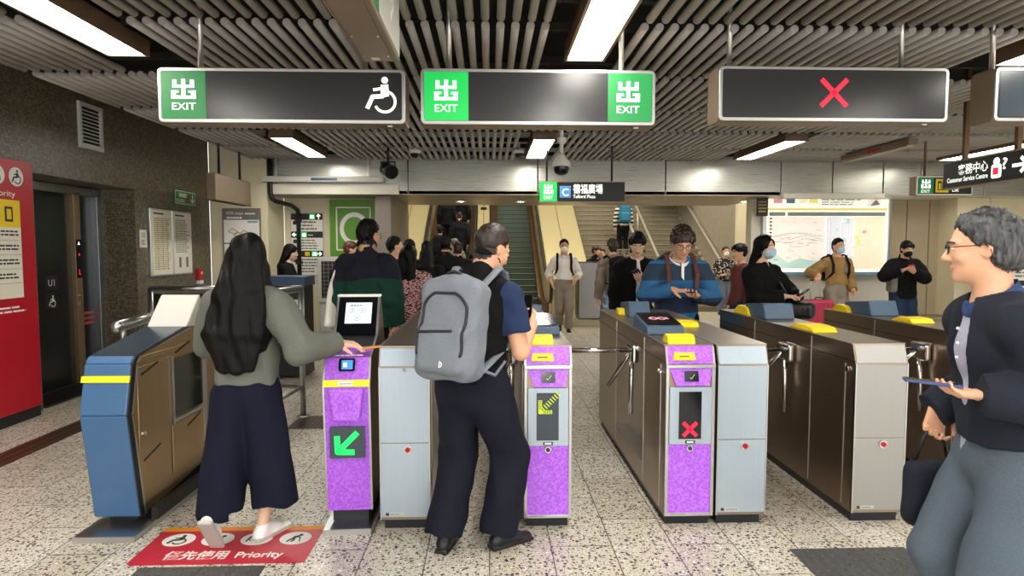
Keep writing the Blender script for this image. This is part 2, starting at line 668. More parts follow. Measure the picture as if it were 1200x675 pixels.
# stair hall behind the header
w = MB('concrete')
w.box(6.0, 6.2, 15.25, 24, 0, 7.5)
structure('wall_stair_right', w)
w = MB('cream_wall'); w.box(6.0, 7.4, 15.1, 15.25, 0, 4); w.box(6.75, 6.95, 10.95, 15.1, 0, 4); structure('wall_stair_end', w)
w = MB('panel_metal'); w.box(-3.6, -3.4, 12.3, 24, 0, 7.5); structure('wall_escalator_left', w)
w = MB('tan_wall'); w.box(-3.6, 6.2, 24, 24.2, 0, 9); structure('wall_stair_back', w)
c = MB('white_wall'); c.box(-3.6, 6.2, 12.3, 24.2, 7.4, 7.6); structure('ceiling_stair_hall', c)

# ---------------------------------------------------------------- ceiling of hanging tubes
ZT = 2.955
bounds = [(-1.02, .20), (.33, 1.48), (1.62, 2.70), (2.84, 3.93), (4.06, 5.16), (5.28, 6.42), (6.54, 7.50), (7.66, 8.72), (8.84, 9.95)]
lanes = [(-3.62, -2.87), (-2.20, .36), (.99, 3.50), (4.07, 9.9)]
lanes_full = [(-3.62, 9.9)]
def lit(y0, y1):
    return (y0 < 4.6 and y1 > 2.75) or (y1 > 7.65) or (y0 < .0)
k = 0
for (y0, y1) in bounds:
    rows = []
    for (a, b) in lanes:
        rows.append((a, b))
    if not lit(y0, y1):
        rows += [(-2.80, -2.26), (.43, .93), (3.58, 4.0)]
    for (a, b) in rows:
        mb = MB('tube_grey')
        n = max(1, int(round((b - a) / .0955)))
        for i in range(n + 1):
            x = a + (b - a) * i / n
            mb.tube([(x, y0, ZT), (x, y1, ZT)], .0265, 10)
        k += 1
        structure('ceiling_panel_%d' % k, mb)
# cross rails that carry the tubes
mb = MB('void_black')
for (y0, y1) in bounds:
    for yy in (y0 + .18, y1 - .18):
        mb.box(-3.7, 9.9, yy - .02, yy + .02, ZT + .03, ZT + .08)
structure('ceiling_rails', mb)

# ---------------------------------------------------------------- fluorescent lights
def ceiling_light(x, y0, y1, on, label):
    t = thing('ceiling_light', label, 'light', (x, (y0 + y1) / 2, 2.88), group='fluorescent ceiling lights')
    L = (y1 - y0) / 2
    h = MB('lamp_box')
    h.box(-.145, -.125, -L, L, 0, .13); h.box(.125, .145, -L, L, 0, .13)
    h.box(-.125, .125, -L, -L + .02, 0, .13); h.box(-.125, .125, L - .02, L, 0, .13); h.box(-.145, .145, -L, L, .11, .14)
    h.build('housing', t)
    if on:
        d = MB('lamp_white'); d.box(-.125, .125, -L + .02, L - .02, .012, .03); d.build('diffuser', t)
    for yy in (-L + .1, L - .112):
        r = MB('alu'); r.box(-.006, .006, yy, yy + .012, .14, .55); r.build('hanger', t)
    return t
for x, nm in ((-2.49, 'left'), (.68, 'middle'), (3.80, 'right')):
    where = {'left': 'on the mosaic wall side', 'middle': 'above the middle lanes', 'right': 'towards the customer service sign'}[nm]
    ceiling_light(x, 2.70, 4.56, True, 'long glowing fluorescent light in front of the gate signs, ' + where)
    ceiling_light(x, 7.75, 9.40, True, 'glowing ceiling light near the back header, ' + where)
for x in (-2.49, .68, 3.80, 6.9):
    ceiling_light(x, -2.2, -.35, True, 'glowing fluorescent ceiling light behind the photographer')
    ceiling_light(x, .2, 2.05, True, 'glowing fluorescent ceiling light right over the photographer')
ceiling_light(6.9, 2.70, 4.56, True, 'glowing fluorescent ceiling light at the far right of the hall')
ceiling_light(6.9, 7.75, 9.40, True, 'glowing ceiling light at the far right end by the back wall')
t = thing('light_batten', 'slim unlit brown batten light hung under the tubes, right of the red cross sign', 'light', (5.2, 8.4, 2.84))
b = MB('sign_box'); b.box(-.06, .06, -.75, .75, 0, .07); b.build('housing', t, bevel=.01)
b = MB('lamp_off'); b.box(-.045, .045, -.70, .70, -.03, 0); b.build('diffuser', t, bevel=.01)
b = MB('red_panel'); b.box(-.062, -.058, -.2, .1, .01, .05); b.build('red_strip', t)

# ---------------------------------------------------------------- small fittings on the mosaic wall
def on_wall(py0, px0, py1, px1):
    a, b = onX(px0, py0, XW), onX(px1, py1, XW)
    return a, b
# vent grille
t = thing('vent_grille', 'white louvred vent grille high on the mosaic wall', 'vent', (XW, 6.86, 2.62))
g = MB('grey_light'); g.box(0, .03, 0, .40, 0, .04); g.box(0, .03, 0, .40, .44, .48); g.box(0, .03, 0, .035, .04, .44); g.box(0, .03, .365, .40, .04, .44)
g.build('frame', t)
g = MB('white')
for i in range(10):
    z = .055 + i * .039
    g.prism([(.004, z), (.026, z - .014), (.026, z - .008), (.004, z + .006)], 'y', .035, .365)
g.box(.0, .003, .035, .365, .04, .44, 'void_black')
g.build('louvre', t)
# green lift sign
t = thing('exit_sign', 'small green sign with white lettering and arrow on mosaic wall above the notices', 'sign', (XW, 8.83, 2.17))
g = MB('green_lift'); g.box(0, .02, 0, .62, 0, .20); g.build('panel', t)
g = MB('white'); g.M = frame_mat((.02, 0, 0), '+x')
g.rect(.02, .60, .182, .19); g.rect(.02, .60, .01, .018); g.rect(.02, .028, .01, .19); g.rect(.592, .60, .01, .19)
g.lines(.12, .34, .10, .16, 1, 'white', fill=.9, ragged=0); g.lines(.05, .30, .03, .08, 2, 'white')
icon_arrow(g, (.52, .10), .12, -PI / 2, 'white', 0, .2); g.rect(.38, .44, .04, .16, 'print_red'); g.build('lettering', t)
# two framed notices
t = thing('notice_board', 'pair of framed cream notices on the mosaic wall', 'notice board', (XW, 8.16, 1.20))
g = MB('alu'); g.box(0, .035, 0, .545, 0, .87); g.box(0, .035, .555, 1.10, 0, .87); g.build('frame', t, bevel=.006)
for i, (a, nm) in enumerate(((.02, 0), (.575, 1))):
    p = MB('paper'); p.box(.035, .038, a, a + .505, .02, .85); pp = p.build('notice', t)
    g = MB('print_grey'); g.M = frame_mat((.038, a, 0), '+x')
    g.rect(.05, .30, .80, .82, 'print_dark')
    if i == 0:
        g.lines(.05, .46, .08, .76, 26, 'print_ochre', ragged=.2)
        for q in (.14, .26, .38):
            g.rect(q, q + .004, .08, .76, 'print_grey')
    else:
        g.lines(.05, .46, .30, .76, 18, 'print_grey', ragged=.3)
        for q in (.10, .30):
            g.rect(q + .03, q + .09, .10, .24, 'print_grey')
    g.build('print', pp)
# small leaflet with a grid (left plain) and the extinguisher
t = thing('wall_label', 'tiny white label on the mosaic wall beside the lift recess', 'label', (XW, 7.96, 1.57))
g = MB('paper'); g.box(0, .006, 0, .16, 0, .22); g.build('sheet', t)
g = MB('print_dark'); g.M = frame_mat((.006, 0, 0), '+x'); g.lines(.03, .13, .03, .10, 3, 'print_grey'); g.rect(.04, .12, .12, .19, 'grey_light'); g.build('print', t)
t = thing('fire_alarm', 'small red fire alarm box low on the mosaic wall under the notices', 'alarm', (XW, 9.42, 1.04))
g = MB('red_panel'); g.box(0, .06, 0, .13, .06, .22); g.build('body', t, bevel=.01)
g = MB('white'); g.box(.0, .062, .02, .11, .0, .05); g.build('plate', t)
g = MB('white'); g.box(.06, .064, .05, .08, .14, .18); g.build('button', t)

# ---------------------------------------------------------------- lift
t = thing('lift', 'steel lift doors set back in the mosaic wall', 'lift', (XW - .45, 6.2, 0))
g = MB('door_steel'); g.box(-.04, 0, 0, 1.17, 0, 2.17); dd = g.build('door', t)
g = MB('black'); g.M = frame_mat((.0, 0, 0), '+x'); g.rect(.72, .93, 1.10, 1.27); g.rect(.72, .93, .90, 1.07)
g.text('U1', .825, 1.15, .075, 'white', .002, .001, 'CENTER'); icon_wheelchair(g, .765, .925, .12, 'white', .002); g.build('sticker', dd, label='black stickers reading U1 and a wheelchair')
g = MB('steel_tan'); g.box(-.04, .05, 1.17, 1.28, 0, 2.2); pj = g.build('jamb', t, bevel=.004)
g = MB('black_gloss'); g.box(.05, .056, 1.18, 1.27, 1.22, 1.66); g.M = frame_mat((.056, 1.18, 1.22), '+x')
g.poly([(.025, .38), (.065, .38), (.045, .42)], 'lit_white'); g.poly([(.03, .28), (.06, .28), (.045, .25)], 'lit_red'); g.rect(.035, .042, .04, .10, 'lit_red'); g.rect(.035, .06, .04, .048, 'lit_red'); g.build('indicator', t)
g = MB('chrome'); g.M = frame_mat((.05, 1.18, .9), '+x'); g.disc((.045, .12), .022, z=0, t=.01); g.disc((.045, .02), .022, z=0, t=.01); g.build('call_button', t)
g = MB('door_steel'); g.box(-.06, -.02, 1.28, 1.60, 0, 2.17); dd = g.build('door', t)
g = MB('print_red'); g.M = frame_mat((-.02, 1.30, 0), '+x')
for z in (.66, .72, .78):
    g.rect(.02, .28, z, z + .03)
g.build('stripes', dd)
g = MB('steel'); g.box(-.04, .05, 1.60, 1.68, 0, 2.2); g.box(-.04, .05, -.05, 1.68, 2.17, 2.26); g.build('frame', t, bevel=.004)
g = MB('drain'); g.box(.0, .44, .05, 1.6, 0, .012)
for i in range(20):
    g.box(.03 + i * .02, .04 + i * .02, .08, 1.57, .012, .016, 'black')
g.build('threshold', t)

# ---------------------------------------------------------------- red totem
t = thing('information_totem', 'tall red priority totem with yellow and white notice against mosaic wall', 'totem', (XW + .015, 4.9, 0))
g = MB('red_panel'); g.box(.0, .10, 0, 1.10, .10, 2.34); g.build('panel', t, bevel=.006)
g = MB('black'); g.box(.0, .09, .0, 1.09, 0, .10); g.build('base', t)
g = MB('white'); g.M = frame_mat((.10, 0, 0), '+x')
for yy, ic in ((.90, icon_wheelchair), (.68, icon_walker)):
    g.disc((yy, 2.19), .085, 'white'); ic(g, yy - .06, 2.13, .12, 'print_dark', .002)
g.text('Priority', .58, 2.01, .055, w=.30)
g.lines(.45, .98, .985, 1.055, 2, 'white')
g.build('lettering', t)
g = MB('paper'); g.M = frame_mat((.10, 0, 0), '+x'); g.rect(.14, .92, 1.12, 1.74, t=.006); g.rect(.14, .92, 1.74, 1.98, 'yellow', t=.006)
g.rect(.74, .83, 1.79, 1.92, 'print_dark', .006); g.rect(.76, .81, 1.81, 1.90, 'yellow', .008)
for i in range(4):
    z = 1.66 - i * .125
    g.lines(.56, .89, z, z + .06, 2, 'print_dark', .006, fill=.5, ragged=.2); g.rect(.16, .91, z - .035, z - .032, 'print_grey', .006)
g.build('notice', t)

# ---------------------------------------------------------------- floor markings and plates
a, b = onZ(0, 545), onZ(95, 495)
t = MB('drain')
xg = (a.x + b.x) / 2
for i in range(3):
    t.box(xg - .12 + i * .08, xg - .05 + i * .08, 1.5, 8.6, 0, .006)
t.box(xg - .12, xg + .11, 1.5, 8.6, 0, .002, 'black')
tag(t.build('floor_channel'), 'long brown grooved drain channel along the mosaic wall side of floor', 'drain cover')
def tactile(loc, n, label, group=None):
    t = thing('tactile_tile', label, 'paving tile', loc, group=group)
    g = MB('tactile'); g.box(0, .30, 0, .30, 0, .006)
    for i in range(6):
        for j in range(6):
            g.lathe([(.013, .006), (.012, .009), (.007, .011), (0, .011)], 10, c=(.025 + i * .05, .025 + j * .05, 0))
    g.build('slab', t)
p = onZ(915, 648)
for i in range(2):
    tactile((p.x + .06 + i * .303, p.y - .27, 0), 2, ('dark studded tactile floor tile in front of the grey cabinet, %s one' % ('nearer the purple gate' if i == 0 else 'nearer the walking man')))
p = onZ(150, 668)
for i in range(2):
    tactile((p.x + .05 + i * .303, p.y - .29, 0), 2, ('dark studded tactile floor tile below the red priority sticker, %s one' % ('left' if i == 0 else 'right')))
p = onZ(335, 503)
t = thing('drain_grate', 'perforated brown metal drain plate on floor beyond the priority lane', 'drain cover', (p.x, p.y, 0))
g = MB('drain'); g.box(0, .34, 0, .42, 0, .004)
for i in range(9):
    for j in range(9):
        g.box(.02 + i * .035, .04 + i * .035, .03 + j * .042, .055 + j * .042, .004, .0055, 'black')
g.build('plate', t)
# priority sticker on the floor
c4 = [onZ(143, 663), onZ(350, 660), onZ(378, 618), onZ(196, 622)]
x0 = (c4[0].x + c4[3].x) / 2; x1 = (c4[2].x + c4[1].x) / 2 + .02
y0 = (c4[0].y + c4[1].y) / 2; y1 = (c4[2].y + c4[3].y) / 2 + .01
W, Hh = x1 - x0, y1 - y0
t = thing('floor_sticker', 'red floor sticker with white priority symbols and orange far edge under the woman', 'sticker', (x0, y0, 0))
g = MB('red_sticker'); g.rrect(0, W, 0, Hh, .03, z=0, t=.003); g.build('panel', t)
g = MB('orange'); g.rect(.0, W, Hh - .035, Hh + .012, z=.003, t=.0008); g.build('edge_strip', t)
g = MB('white'); r = W * .095
for i, ic in enumerate((icon_wheelchair, icon_walker, None, icon_walker)):
    cx = W * (.155 + i * .235); cy = Hh * .66
    g.disc((cx, cy), r, 'white', .003, .0008, ry=r * .9)
    if ic:
        ic(g, cx - r * .62, cy - r * .62, r * 1.25, 'print_dark', .0038)
    else:
        g.rect(cx - r * .4, cx + r * .4, cy - r * .3, cy + r * .1, 'print_dark', .0038)
        for q in (-.55, .45):
            g.stroke([(cx + q * r, cy - r * .4), (cx + (q + .1) * r, cy + r * .3)], r * .1, 'print_dark', .0038)
g.text('優先使用', W * .17, Hh * .14, Hh * .17, z=.003, w=W * .36, bold=.02); g.text('Priority', W * .58, Hh * .15, Hh * .15, z=.003, w=W * .27, bold=.02)
g.build('lettering', t)
# ---------------------------------------------------------------- overhead gate signs
ZCEIL = 3.5

def gate_sign(label, x0, x1, z0, z1, poles, Y=4.0, depth=.2):
    t = thing('gate_sign', label, 'sign', (x0, Y, z0), group='overhead signs above the ticket gates')
    w, h = x1 - x0, z1 - z0
    b = MB('sign_box'); b.M = Matrix.Translation((0, 0, 0))
    # body with rounded long edges
    r = .035
    pts = []
    for cx, cz, a0 in ((depth - r, r, -PI / 2), (depth - r, h - r, 0), (r, h - r, PI / 2), (r, r, PI)):
        for i in range(5):
            a = a0 + PI / 2 * i / 4
            pts.append((cx + r * math.cos(a), cz + r * math.sin(a)))
    b.prism(pts, 'x', 0, w); b.build('box', t)
    fm = frame_mat((0, 0, 0), '-y')
    g = MB('alu'); g.M = fm
    g.rrect(0, w, 0, h, .03, z=0, t=.012); g.build('rim', t, bevel=.004)
    g = MB('sign_face'); g.M = fm; g.rrect(.02, w - .02, .02, h - .02, .016, z=.008, t=.006); fc = g.build('face', t)
    for i, px in enumerate(poles):
        g = MB('alu'); g.tube([(px - x0, depth / 2, h), (px - x0, depth / 2, ZCEIL - z0)], .017, 12); g.build('pole', t)
    g = MB('white'); g.M = Matrix.Translation((w - .12, .05, -.006)); g.rect(0, .03, 0, .012, t=.006); g.build('tag', t)
    return t, fc, w, h

def art(fc, fn, name='lettering'):
    g = MB('lit_white'); g.M = frame_mat((0, -.0142, 0), '-y')
    fn(g); return g.build(name, fc)

t, fc, w, h = gate_sign('hanging sign with lit green exit square and white wheelchair symbol', -2.015, -.515, 2.325, 2.655, (-1.80, -.78))
def a_(g):
    g.rect(.022, .29, .022, h - .022, 'dim_green'); icon_exit(g, .085, .075, .145, .185, 'lit_white', .002)
art(fc, a_, 'exit_symbol')
art(fc, lambda g: icon_wheelchair(g, w - .25, .07, .21, 'lit_white', .0), 'wheelchair_symbol')
t, fc, w, h = gate_sign('hanging sign with two green exit squares, one at each end', -.42, 1.045, 2.325, 2.665, (-.25, .85))
def a_(g):
    g.rect(.022, .295, .022, h - .022, 'lit_green'); icon_exit(g, .085, .075, .145, .195, 'lit_white', .002)
art(fc, a_, 'exit_symbol')
def a_(g):
    g.rect(w - .30, w - .022, .022, h - .022, 'dim_green'); icon_exit(g, w - .245, .075, .145, .195, 'lit_white', .002)
art(fc, a_, 'exit_symbol')
t, fc, w, h = gate_sign('hanging dark sign with one red cross', 1.45, 2.93, 2.36, 2.70, (1.551, 2.682))
art(fc, lambda g: icon_cross(g, (.735, .178), .165, .028, 'lit_red', 0), 'cross')
t, fc, w, h = gate_sign('hanging dark blank sign cut by the right edge of the photo', 3.235, 4.72, 2.37, 2.71, (3.295, 4.4))
g = MB('screen_grey'); g.M = frame_mat((0, -.0142, 0), '-y'); g.rect(.03, w - .03, .03, h - .03, z=0, t=.001); g.build('display', fc)

# sign over the photographer, running along the lanes
t = thing('overhead_sign', 'large brown sign box overhead reaching back from left exit sign, green side face', 'sign', (-.66, 1.5, 2.53))
g = MB('sign_box'); g.box(0, .195, 0, 1.9, 0, .42); g.build('box', t, bevel=.008)
g = MB('lamp_box'); g.box(.012, .016, .01, 1.89, -.002, 0); g.box(.165, .168, .01, 1.89, -.002, 0)
for y in (.3, .9, 1.5, 1.8):
    for x in (.03, .15):
        g.ball((x, y, -.001), .005, 8, 'alu')
g.build('seam', t)
g = MB('grey_light'); g.box(.06, .10, 1.83, 1.86, -.004, 0); g.build('tag', t)
g = MB('grey_light'); g.M = frame_mat((.195, 0, 0), '+x'); g.rect(.02, 1.88, .02, .40); fc = g.build('face', t)
g = MB('dim_green'); g.M = frame_mat((.1975, 0, 0), '+x'); g.rect(.85, 1.25, .02, .40)
icon_exit(g, .93, .08, .24, .27, 'lit_white', .002); g.build('exit_symbol', fc); g = MB('white'); g.M = frame_mat((.1975, 0, 0), '+x'); icon_arrow(g, (1.55, .21), .24, 0, 'white', .0); g.build('lettering', fc)
for y in (.3, 1.6):
    g = MB('alu'); g.tube([(.10, y, .42), (.10, y, .95)], .017, 12); g.build('pole', t)

# ---------------------------------------------------------------- smaller hanging signs
t = thing('direction_sign', 'black hanging sign with green exit square and blue letter C for the plaza', 'sign', (.68, 8.5, 2.19))
W, Hh = 1.15, .255
g = MB('black'); g.box(0, W, 0, .10, 0, Hh); g.build('box', t, bevel=.006)
g = MB('sign_box'); g.box(-.008, W + .008, -.004, .104, -.012, 0); g.box(-.008, W + .008, -.004, .104, Hh, Hh + .012); g.build('rim', t)
g = MB('lit_white'); g.M = frame_mat((0, -.001, 0), '-y')
g.rect(.0, .235, .0, Hh, 'lit_green'); icon_exit(g, .055, .03, .125, .195, 'lit_white', .002)
g.rect(.27, .42, .05, .205, 'print_blue'); g.rrect(.275, .415, .055, .20, .01, 'lit_blue', .001); g.text('C', .345, .075, .10, 'lit_white', .003, .001, 'CENTER', bold=.01)
g.text('德福廣場', .45, .115, .10, w=.40, bold=.012); g.text('Telford Plaza', .45, .045, .045, w=.30, bold=.012)
g.build('lettering', t)
for x in (.10, .98):
    g = MB('black'); g.tube([(x, .05, Hh), (x, .05, 1.2)], .014, 10); g.build('pole', t)

t = thing('direction_sign', 'green and black hanging sign with yellow square reading Lift', 'sign', (5.50, 8.0, 2.245))
W, Hh = .74, .24
g = MB('sign_box'); g.box(0, W, .0, .14, 0, Hh); g.build('box', t, bevel=.006)
g = MB('white'); g.M = frame_mat((0, 0, 0), '-y'); g.rrect(0, W, 0, Hh, .02, t=.008); g.build('rim', t)
g = MB('sign_face'); g.M = frame_mat((0, -.008, 0), '-y'); g.rect(.015, W - .015, .015, Hh - .015)
g.rect(.015, .22, .015, Hh - .015, 'dim_green', .001); icon_exit(g, .06, .03, .12, .17, 'lit_white', .003)
g.rect(.25, .42, .035, Hh - .035, 'yellow', .001)
for x in (.275, .335):
    g.rect(x, x + .05, .06, .18, 'print_dark', .003); g.rect(x + .012, x + .038, .07, .15, 'yellow', .005)
g.text('Lift', .47, .045, .05, 'lit_white', .003)
g.build('lettering', t)
g = MB('brown_metal'); g.tube([(.15, .07, Hh), (.15, .07, 1.2)], .016, 10); g.build('pole', t)

t = thing('direction_sign', 'long black hanging sign with white arrow for the customer service centre', 'sign', (4.46, 6.1, 2.145))
L, Hh = 1.35, .235
g = MB('black'); g.box(0, .09, -L, 0, 0, Hh); g.build('box', t, bevel=.005)
g = MB('sign_box'); g.box(-.004, .094, -L - .005, .005, -.012, 0); g.box(-.004, .094, -L - .005, .005, Hh, Hh + .012); g.build('rim', t)
g = MB('lit_white'); g.M = frame_mat((-.001, 0, 0), '-x')
g.text('客務中心', .20, .115, .075, w=.36, bold=.012); g.text('Customer Service Centre', .06, .045, .045, w=.50, bold=.012)
g.rrect(.60, .71, .03, .15, .02); g.disc((.655, .175), .035); g.rect(.62, .68, .06, .12, 'lit_red', .002); g.text('?', .72, .10, .10, w=.05, bold=.02)
icon_arrow(g, (.90, .115), .15, 0, 'lit_white', 0, .2)
g.build('lettering', t)
for y in (-.22, -.82):
    g = MB('brown_metal'); g.box(.025, .065, y - .02, y + .02, Hh, 1.2); g.build('pole', t)

t = thing('overhead_sign', 'plain grey brown sign box hung edge on by the cream pillar', 'sign', (-3.62, 8.3, 2.18))
g = MB('sign_box'); g.box(0, .12, 0, 1.2, 0, .35); g.build('box', t, bevel=.01)
g = MB('lamp_box'); g.box(-.003, .123, -.003, 1.203, .0, .012); g.box(.12, .122, .03, 1.17, .03, .32, 'sign_box'); g.build('rim', t)
for y in (.25, .95):
    g = MB('black'); g.tube([(.06, y, .35), (.06, y, 1.2)], .016, 10); g.build('pole', t)

# ---------------------------------------------------------------- cameras
t = thing('surveillance_camera', 'white dome camera on a stem hanging below the middle gate sign', 'camera', (.80, 7.0, 2.37))
g = MB('white'); g.lathe([(.0, .235), (.03, .235), (.045, .20), (.085, .15), (.105, .11), (.10, .085), (.0, .085)], 28); g.build('housing', t)
g = MB('black_gloss'); g.lathe([(.085, .088), (.085, .05), (.065, .012), (.03, -.006), (0, -.01)], 24); g.build('dome', t)
g = MB('white'); g.tube([(0, 0, .23), (0, 0, 1.1)], .02, 14); g.lathe([(.05, .40), (.05, .36), (.03, .34)], 20); g.build('stem', t)
for px, nm in ((486, 'left'), (608, 'right')):
    p = at(px, 182, 9.0)
    t = thing('surveillance_camera', 'small white dome camera under the tubes, ' + ('beside the black spotlight' if nm == 'left' else 'beside the back middle ceiling light'), 'camera', (p.x, 9.0, p.z - .06))
    g = MB('white'); g.lathe([(0, .15), (.085, .15), (.085, .10), (.07, .085), (0, .085)], 24); g.tube([(0, 0, .14), (0, 0, .3)], .02); g.build('housing', t)
    g = MB('black_gloss'); g.lathe([(.06, .09), (.055, .05), (.03, .025), (0, .02)], 20); g.build('dome', t)
p = at(455, 200, 9.0)
t = thing('spotlight', 'black projector spotlight hanging under the tubes above the escalator queue', 'spotlight', (p.x, 9.0, p.z))
g = MB('black'); g.M = Matrix.Rotation(.5, 4, 'Z') @ Matrix.Rotation(.25, 4, 'X'); g.tube([(0, .13, 0), (0, -.10, 0)], .085, 20); g.tube([(0, -.10, 0), (0, -.14, 0)], .10, 20); g.box(-.05, .05, .02, .14, -.02, .09); g.build('body', t)
g = MB('glass_dark'); g.M = Matrix.Rotation(.5, 4, 'Z') @ Matrix.Rotation(.25, 4, 'X'); g.tube([(0, -.138, 0), (0, -.144, 0)], .085, 20); g.build('lens', t)
g = MB('black'); g.tube([(0, 0, .07), (0, 0, .5)], .018); g.box(-.10, -.085, -.03, .03, -.02, .12); g.box(.085, .10, -.03, .03, -.02, .12); g.box(-.10, .10, -.03, .03, .11, .13); g.build('bracket', t)

# ---------------------------------------------------------------- back wall: posters, board, pipe, cooler
t = thing('poster', 'tall cream station shops map poster on the cream pillar', 'poster', (-4.08, 9.95, .80))
g = MB('print_grey'); g.box(-.02, .56, -.03, 0, -.02, 1.38); g.build('frame', t, bevel=.005)
g = MB('paper_bright'); g.M = frame_mat((0, -.03, 0), '-y'); g.rect(0, .54, 0, 1.36); g.rect(0, .54, 1.20, 1.36, 'print_grey', .002)
g.text('MTR shops', .05, 1.28, .05, 'white', .004, w=.25); g.lines(.05, .28, 1.215, 1.25, 1, 'white', .004, fill=.8, ragged=0); g.lines(.33, .50, 1.27, 1.32, 1, 'white', .004)
g.rect(.36, .52, 1.155, 1.185, 'print_blue', .002)
for (x, y, s) in ((.06, 1.02, .16), (.14, .96, .18), (.24, .99, .16), (.32, .95, .14)):
    g.poly([(x, y), (x + s * .6, y - .05), (x + s, y), (x + s * .4, y + .06)], 'print_ochre', .002); g.poly([(x + .02, y), (x + s * .6, y - .035), (x + s - .02, y), (x + s * .4, y + .045)], 'paper', .003)
g.rect(0, .54, .83, .85, 'print_grey', .002); g.lines(.05, .5, .3, .78, 12, 'print_grey', .002)
g.rect(.4, .46, .42, .6, 'print_dark', .003); g.rect(.42, .45, .5, .55, 'print_red', .004)
g.build('print', t)

t = thing('directory_board', 'white wall directory with three black arrow bars beside the green C board', 'directory', (-3.30, 10.75, 1.12))
g = MB('grey_light'); g.box(-.015, .535, -.03, 0, -.02, 1.05); g.build('frame', t)
g = MB('paper_bright'); g.M = frame_mat((0, -.03, 0), '-y'); g.rect(0, .52, 0, 1.03)
for z, ang, gx in ((.92, PI / 2, .30), (.62, PI, .16), (.30, 0, .33)):
    g.rect(0, .52, z, z + .105, 'print_dark', .002)
    g.rect(gx, gx + .10, z + .01, z + .095, 'lit_green', .003); icon_exit(g, gx + .02, z + .022, .06, .06, 'lit_white', .005, False)
    ax = .06 if ang == PI else .455
    icon_arrow(g, (ax, z + .052), .075, ang, 'lit_white', .004, .2)
    if ang == PI:
        g.lines(.28, .38, z + .03, z + .06, 1, 'white', .004)
    if ang == 0:
        g.rect(.22, .30, z + .02, z + .085, 'yellow', .003)
for z0, z1, n in ((.74, .91, 3), (.42, .60, 4), (.03, .28, 5)):
    g.lines(.16 if z0 != .74 else .10, .46, z0, z1, n, 'print_grey', .002)
    g.rect(.03, .09, z1 - .07, z1 - .01, 'print_dark', .002)
g.build('print', t)

p = at(387, 234, 10.75); q = at(443, 302, 10.75)
t = thing('exit_board', 'large green wall board with big white framed letter C', 'sign', (p.x, 10.735, q.z))
W, Hh = q.x - p.x, p.z - q.z
g = MB('green_sign'); g.box(0, W, -.04, 0, 0, Hh); g.build('panel', t, bevel=.004)
g = MB('white'); g.M = frame_mat((0, -.04, 0), '-y')
for a_ in ((.11, W - .11, .12, .145), (.11, W - .11, Hh - .145, Hh - .12), (.10, .125, .13, Hh - .13), (W - .125, W - .10, .13, Hh - .13)):
    g.rrect(*a_, .01)
g.ring((W * .52, Hh * .5), .235, .075, a0=.75, a1=2 * PI - .75, seg=40, sx=.9)
g.build('lettering', t)

t = thing('drain_pipe', 'black pipe running down the cream wall beside the directory', 'pipe', (-3.36, 9.93, 0))
g = MB('black'); g.tube([(0, 0, 3.4), (0, 0, 2.42), (.02, .0, 2.33), (.06, .04, 2.29), (.16, .5, 2.26), (.19, .72, 2.2), (.19, .76, 2.1), (.19, .76, .1)], .035, 12); g.build('pipe', t)
for z in (.6, 1.3, 2.0):
    g = MB('black'); g.box(.14, .24, .72, .82, z, z + .05); g.build('clamp', t)

t = thing('light_batten', 'long thin pale light batten with blue label hung before the header', 'light', (-3.47, 9.85, 2.58))
g = MB('grey_light'); g.box(0, 1.85, 0, .10, 0, .085); g.build('housing', t, bevel=.008)
g = MB('navy_desk'); g.box(.75, 1.15, -.003, 0, .02, .06); g.build('label_strip', t)
g = MB('alu'); g.box(.2, .22, .04, .06, .08, .9); g.box(1.6, 1.62, .04, .06, .08, .9); g.build('hanger', t)

p = at(374, 302, 10.3); q = at(414, 420, 10.3)
t = thing('air_cooler', 'grey standing air cooler with black louvred front under the green C board', 'air cooler', (-2.72, 10.1, 0))
g = MB('grey_light'); g.box(0, .62, 0, .45, .70, 1.43); g.box(.02, .60, .02, .43, .22, .70); g.build('body', t, bevel=.02)
g = MB('black'); g.box(.07, .55, -.012, .01, .78, 1.36); gr = g.build('louvre', t)
g = MB('print_grey')
for i in range(9):
    g.box(.08, .54, -.02, -.008, .80 + i * .062, .81 + i * .062)
for i in range(7):
    g.box(.11 + i * .065, .118 + i * .065, -.024, -.012, .78, 1.36)
g.build('grille', gr)
g = MB('print_grey'); g.box(.04, .58, .04, .41, .08, .22); g.build('tank', t, bevel=.015)
for x in (.08, .54):
    for y in (.08, .37):
        g = MB('black'); g.tube([(x - .02, y, .04), (x + .02, y, .04)], .04, 14); g.box(x - .015, x + .015, y - .015, y + .015, .04, .10); g.build('caster', t)

t = thing('map_board', 'large bright lit station map and fares board at the back right', 'map board', (4.72, 10.72, 1.16))
W, Hh = 2.12, 1.28
g = MB('alu'); g.box(-.06, 0, -.10, 0, -.05, Hh + .03); g.box(W, W + .06, -.10, 0, -.05, Hh + .03); g.box(-.06, W + .06, -.10, 0, Hh, Hh + .05); g.build('frame', t, bevel=.008)
g = MB('black'); g.box(-.2, W + .2, -.35, .0, Hh + .05, Hh + .08); g.build('canopy', t)
g = MB('print_blue'); g.box(0, W, -.11, 0, -.06, 0); g.build('ledge', t, bevel=.005)
g = MB('paper_bright')
MATS['paper_lit'] = mat('paper_lit', '#f2f0e2', .5, emit=.75, ecol='#f6f4e6')
g = MB('paper_lit'); g.M = frame_mat((0, -.08, 0), '-y'); g.rect(0, W, 0, Hh)
mat('map_pink', '#f0e2d6', .5, emit=.6); mat('map_teal', '#bcdacf', .5, emit=.5); mat('map_lilac', '#dfe0e6', .5, emit=.6); mat('map_sand', '#efe3c4', .5, emit=.6); mat('map_grey', '#8d9a98', .5, emit=.15); mat('map_rose', '#e8a0b0', .5, emit=.4); mat('map_yellow', '#f0e38a', .5, emit=.5)
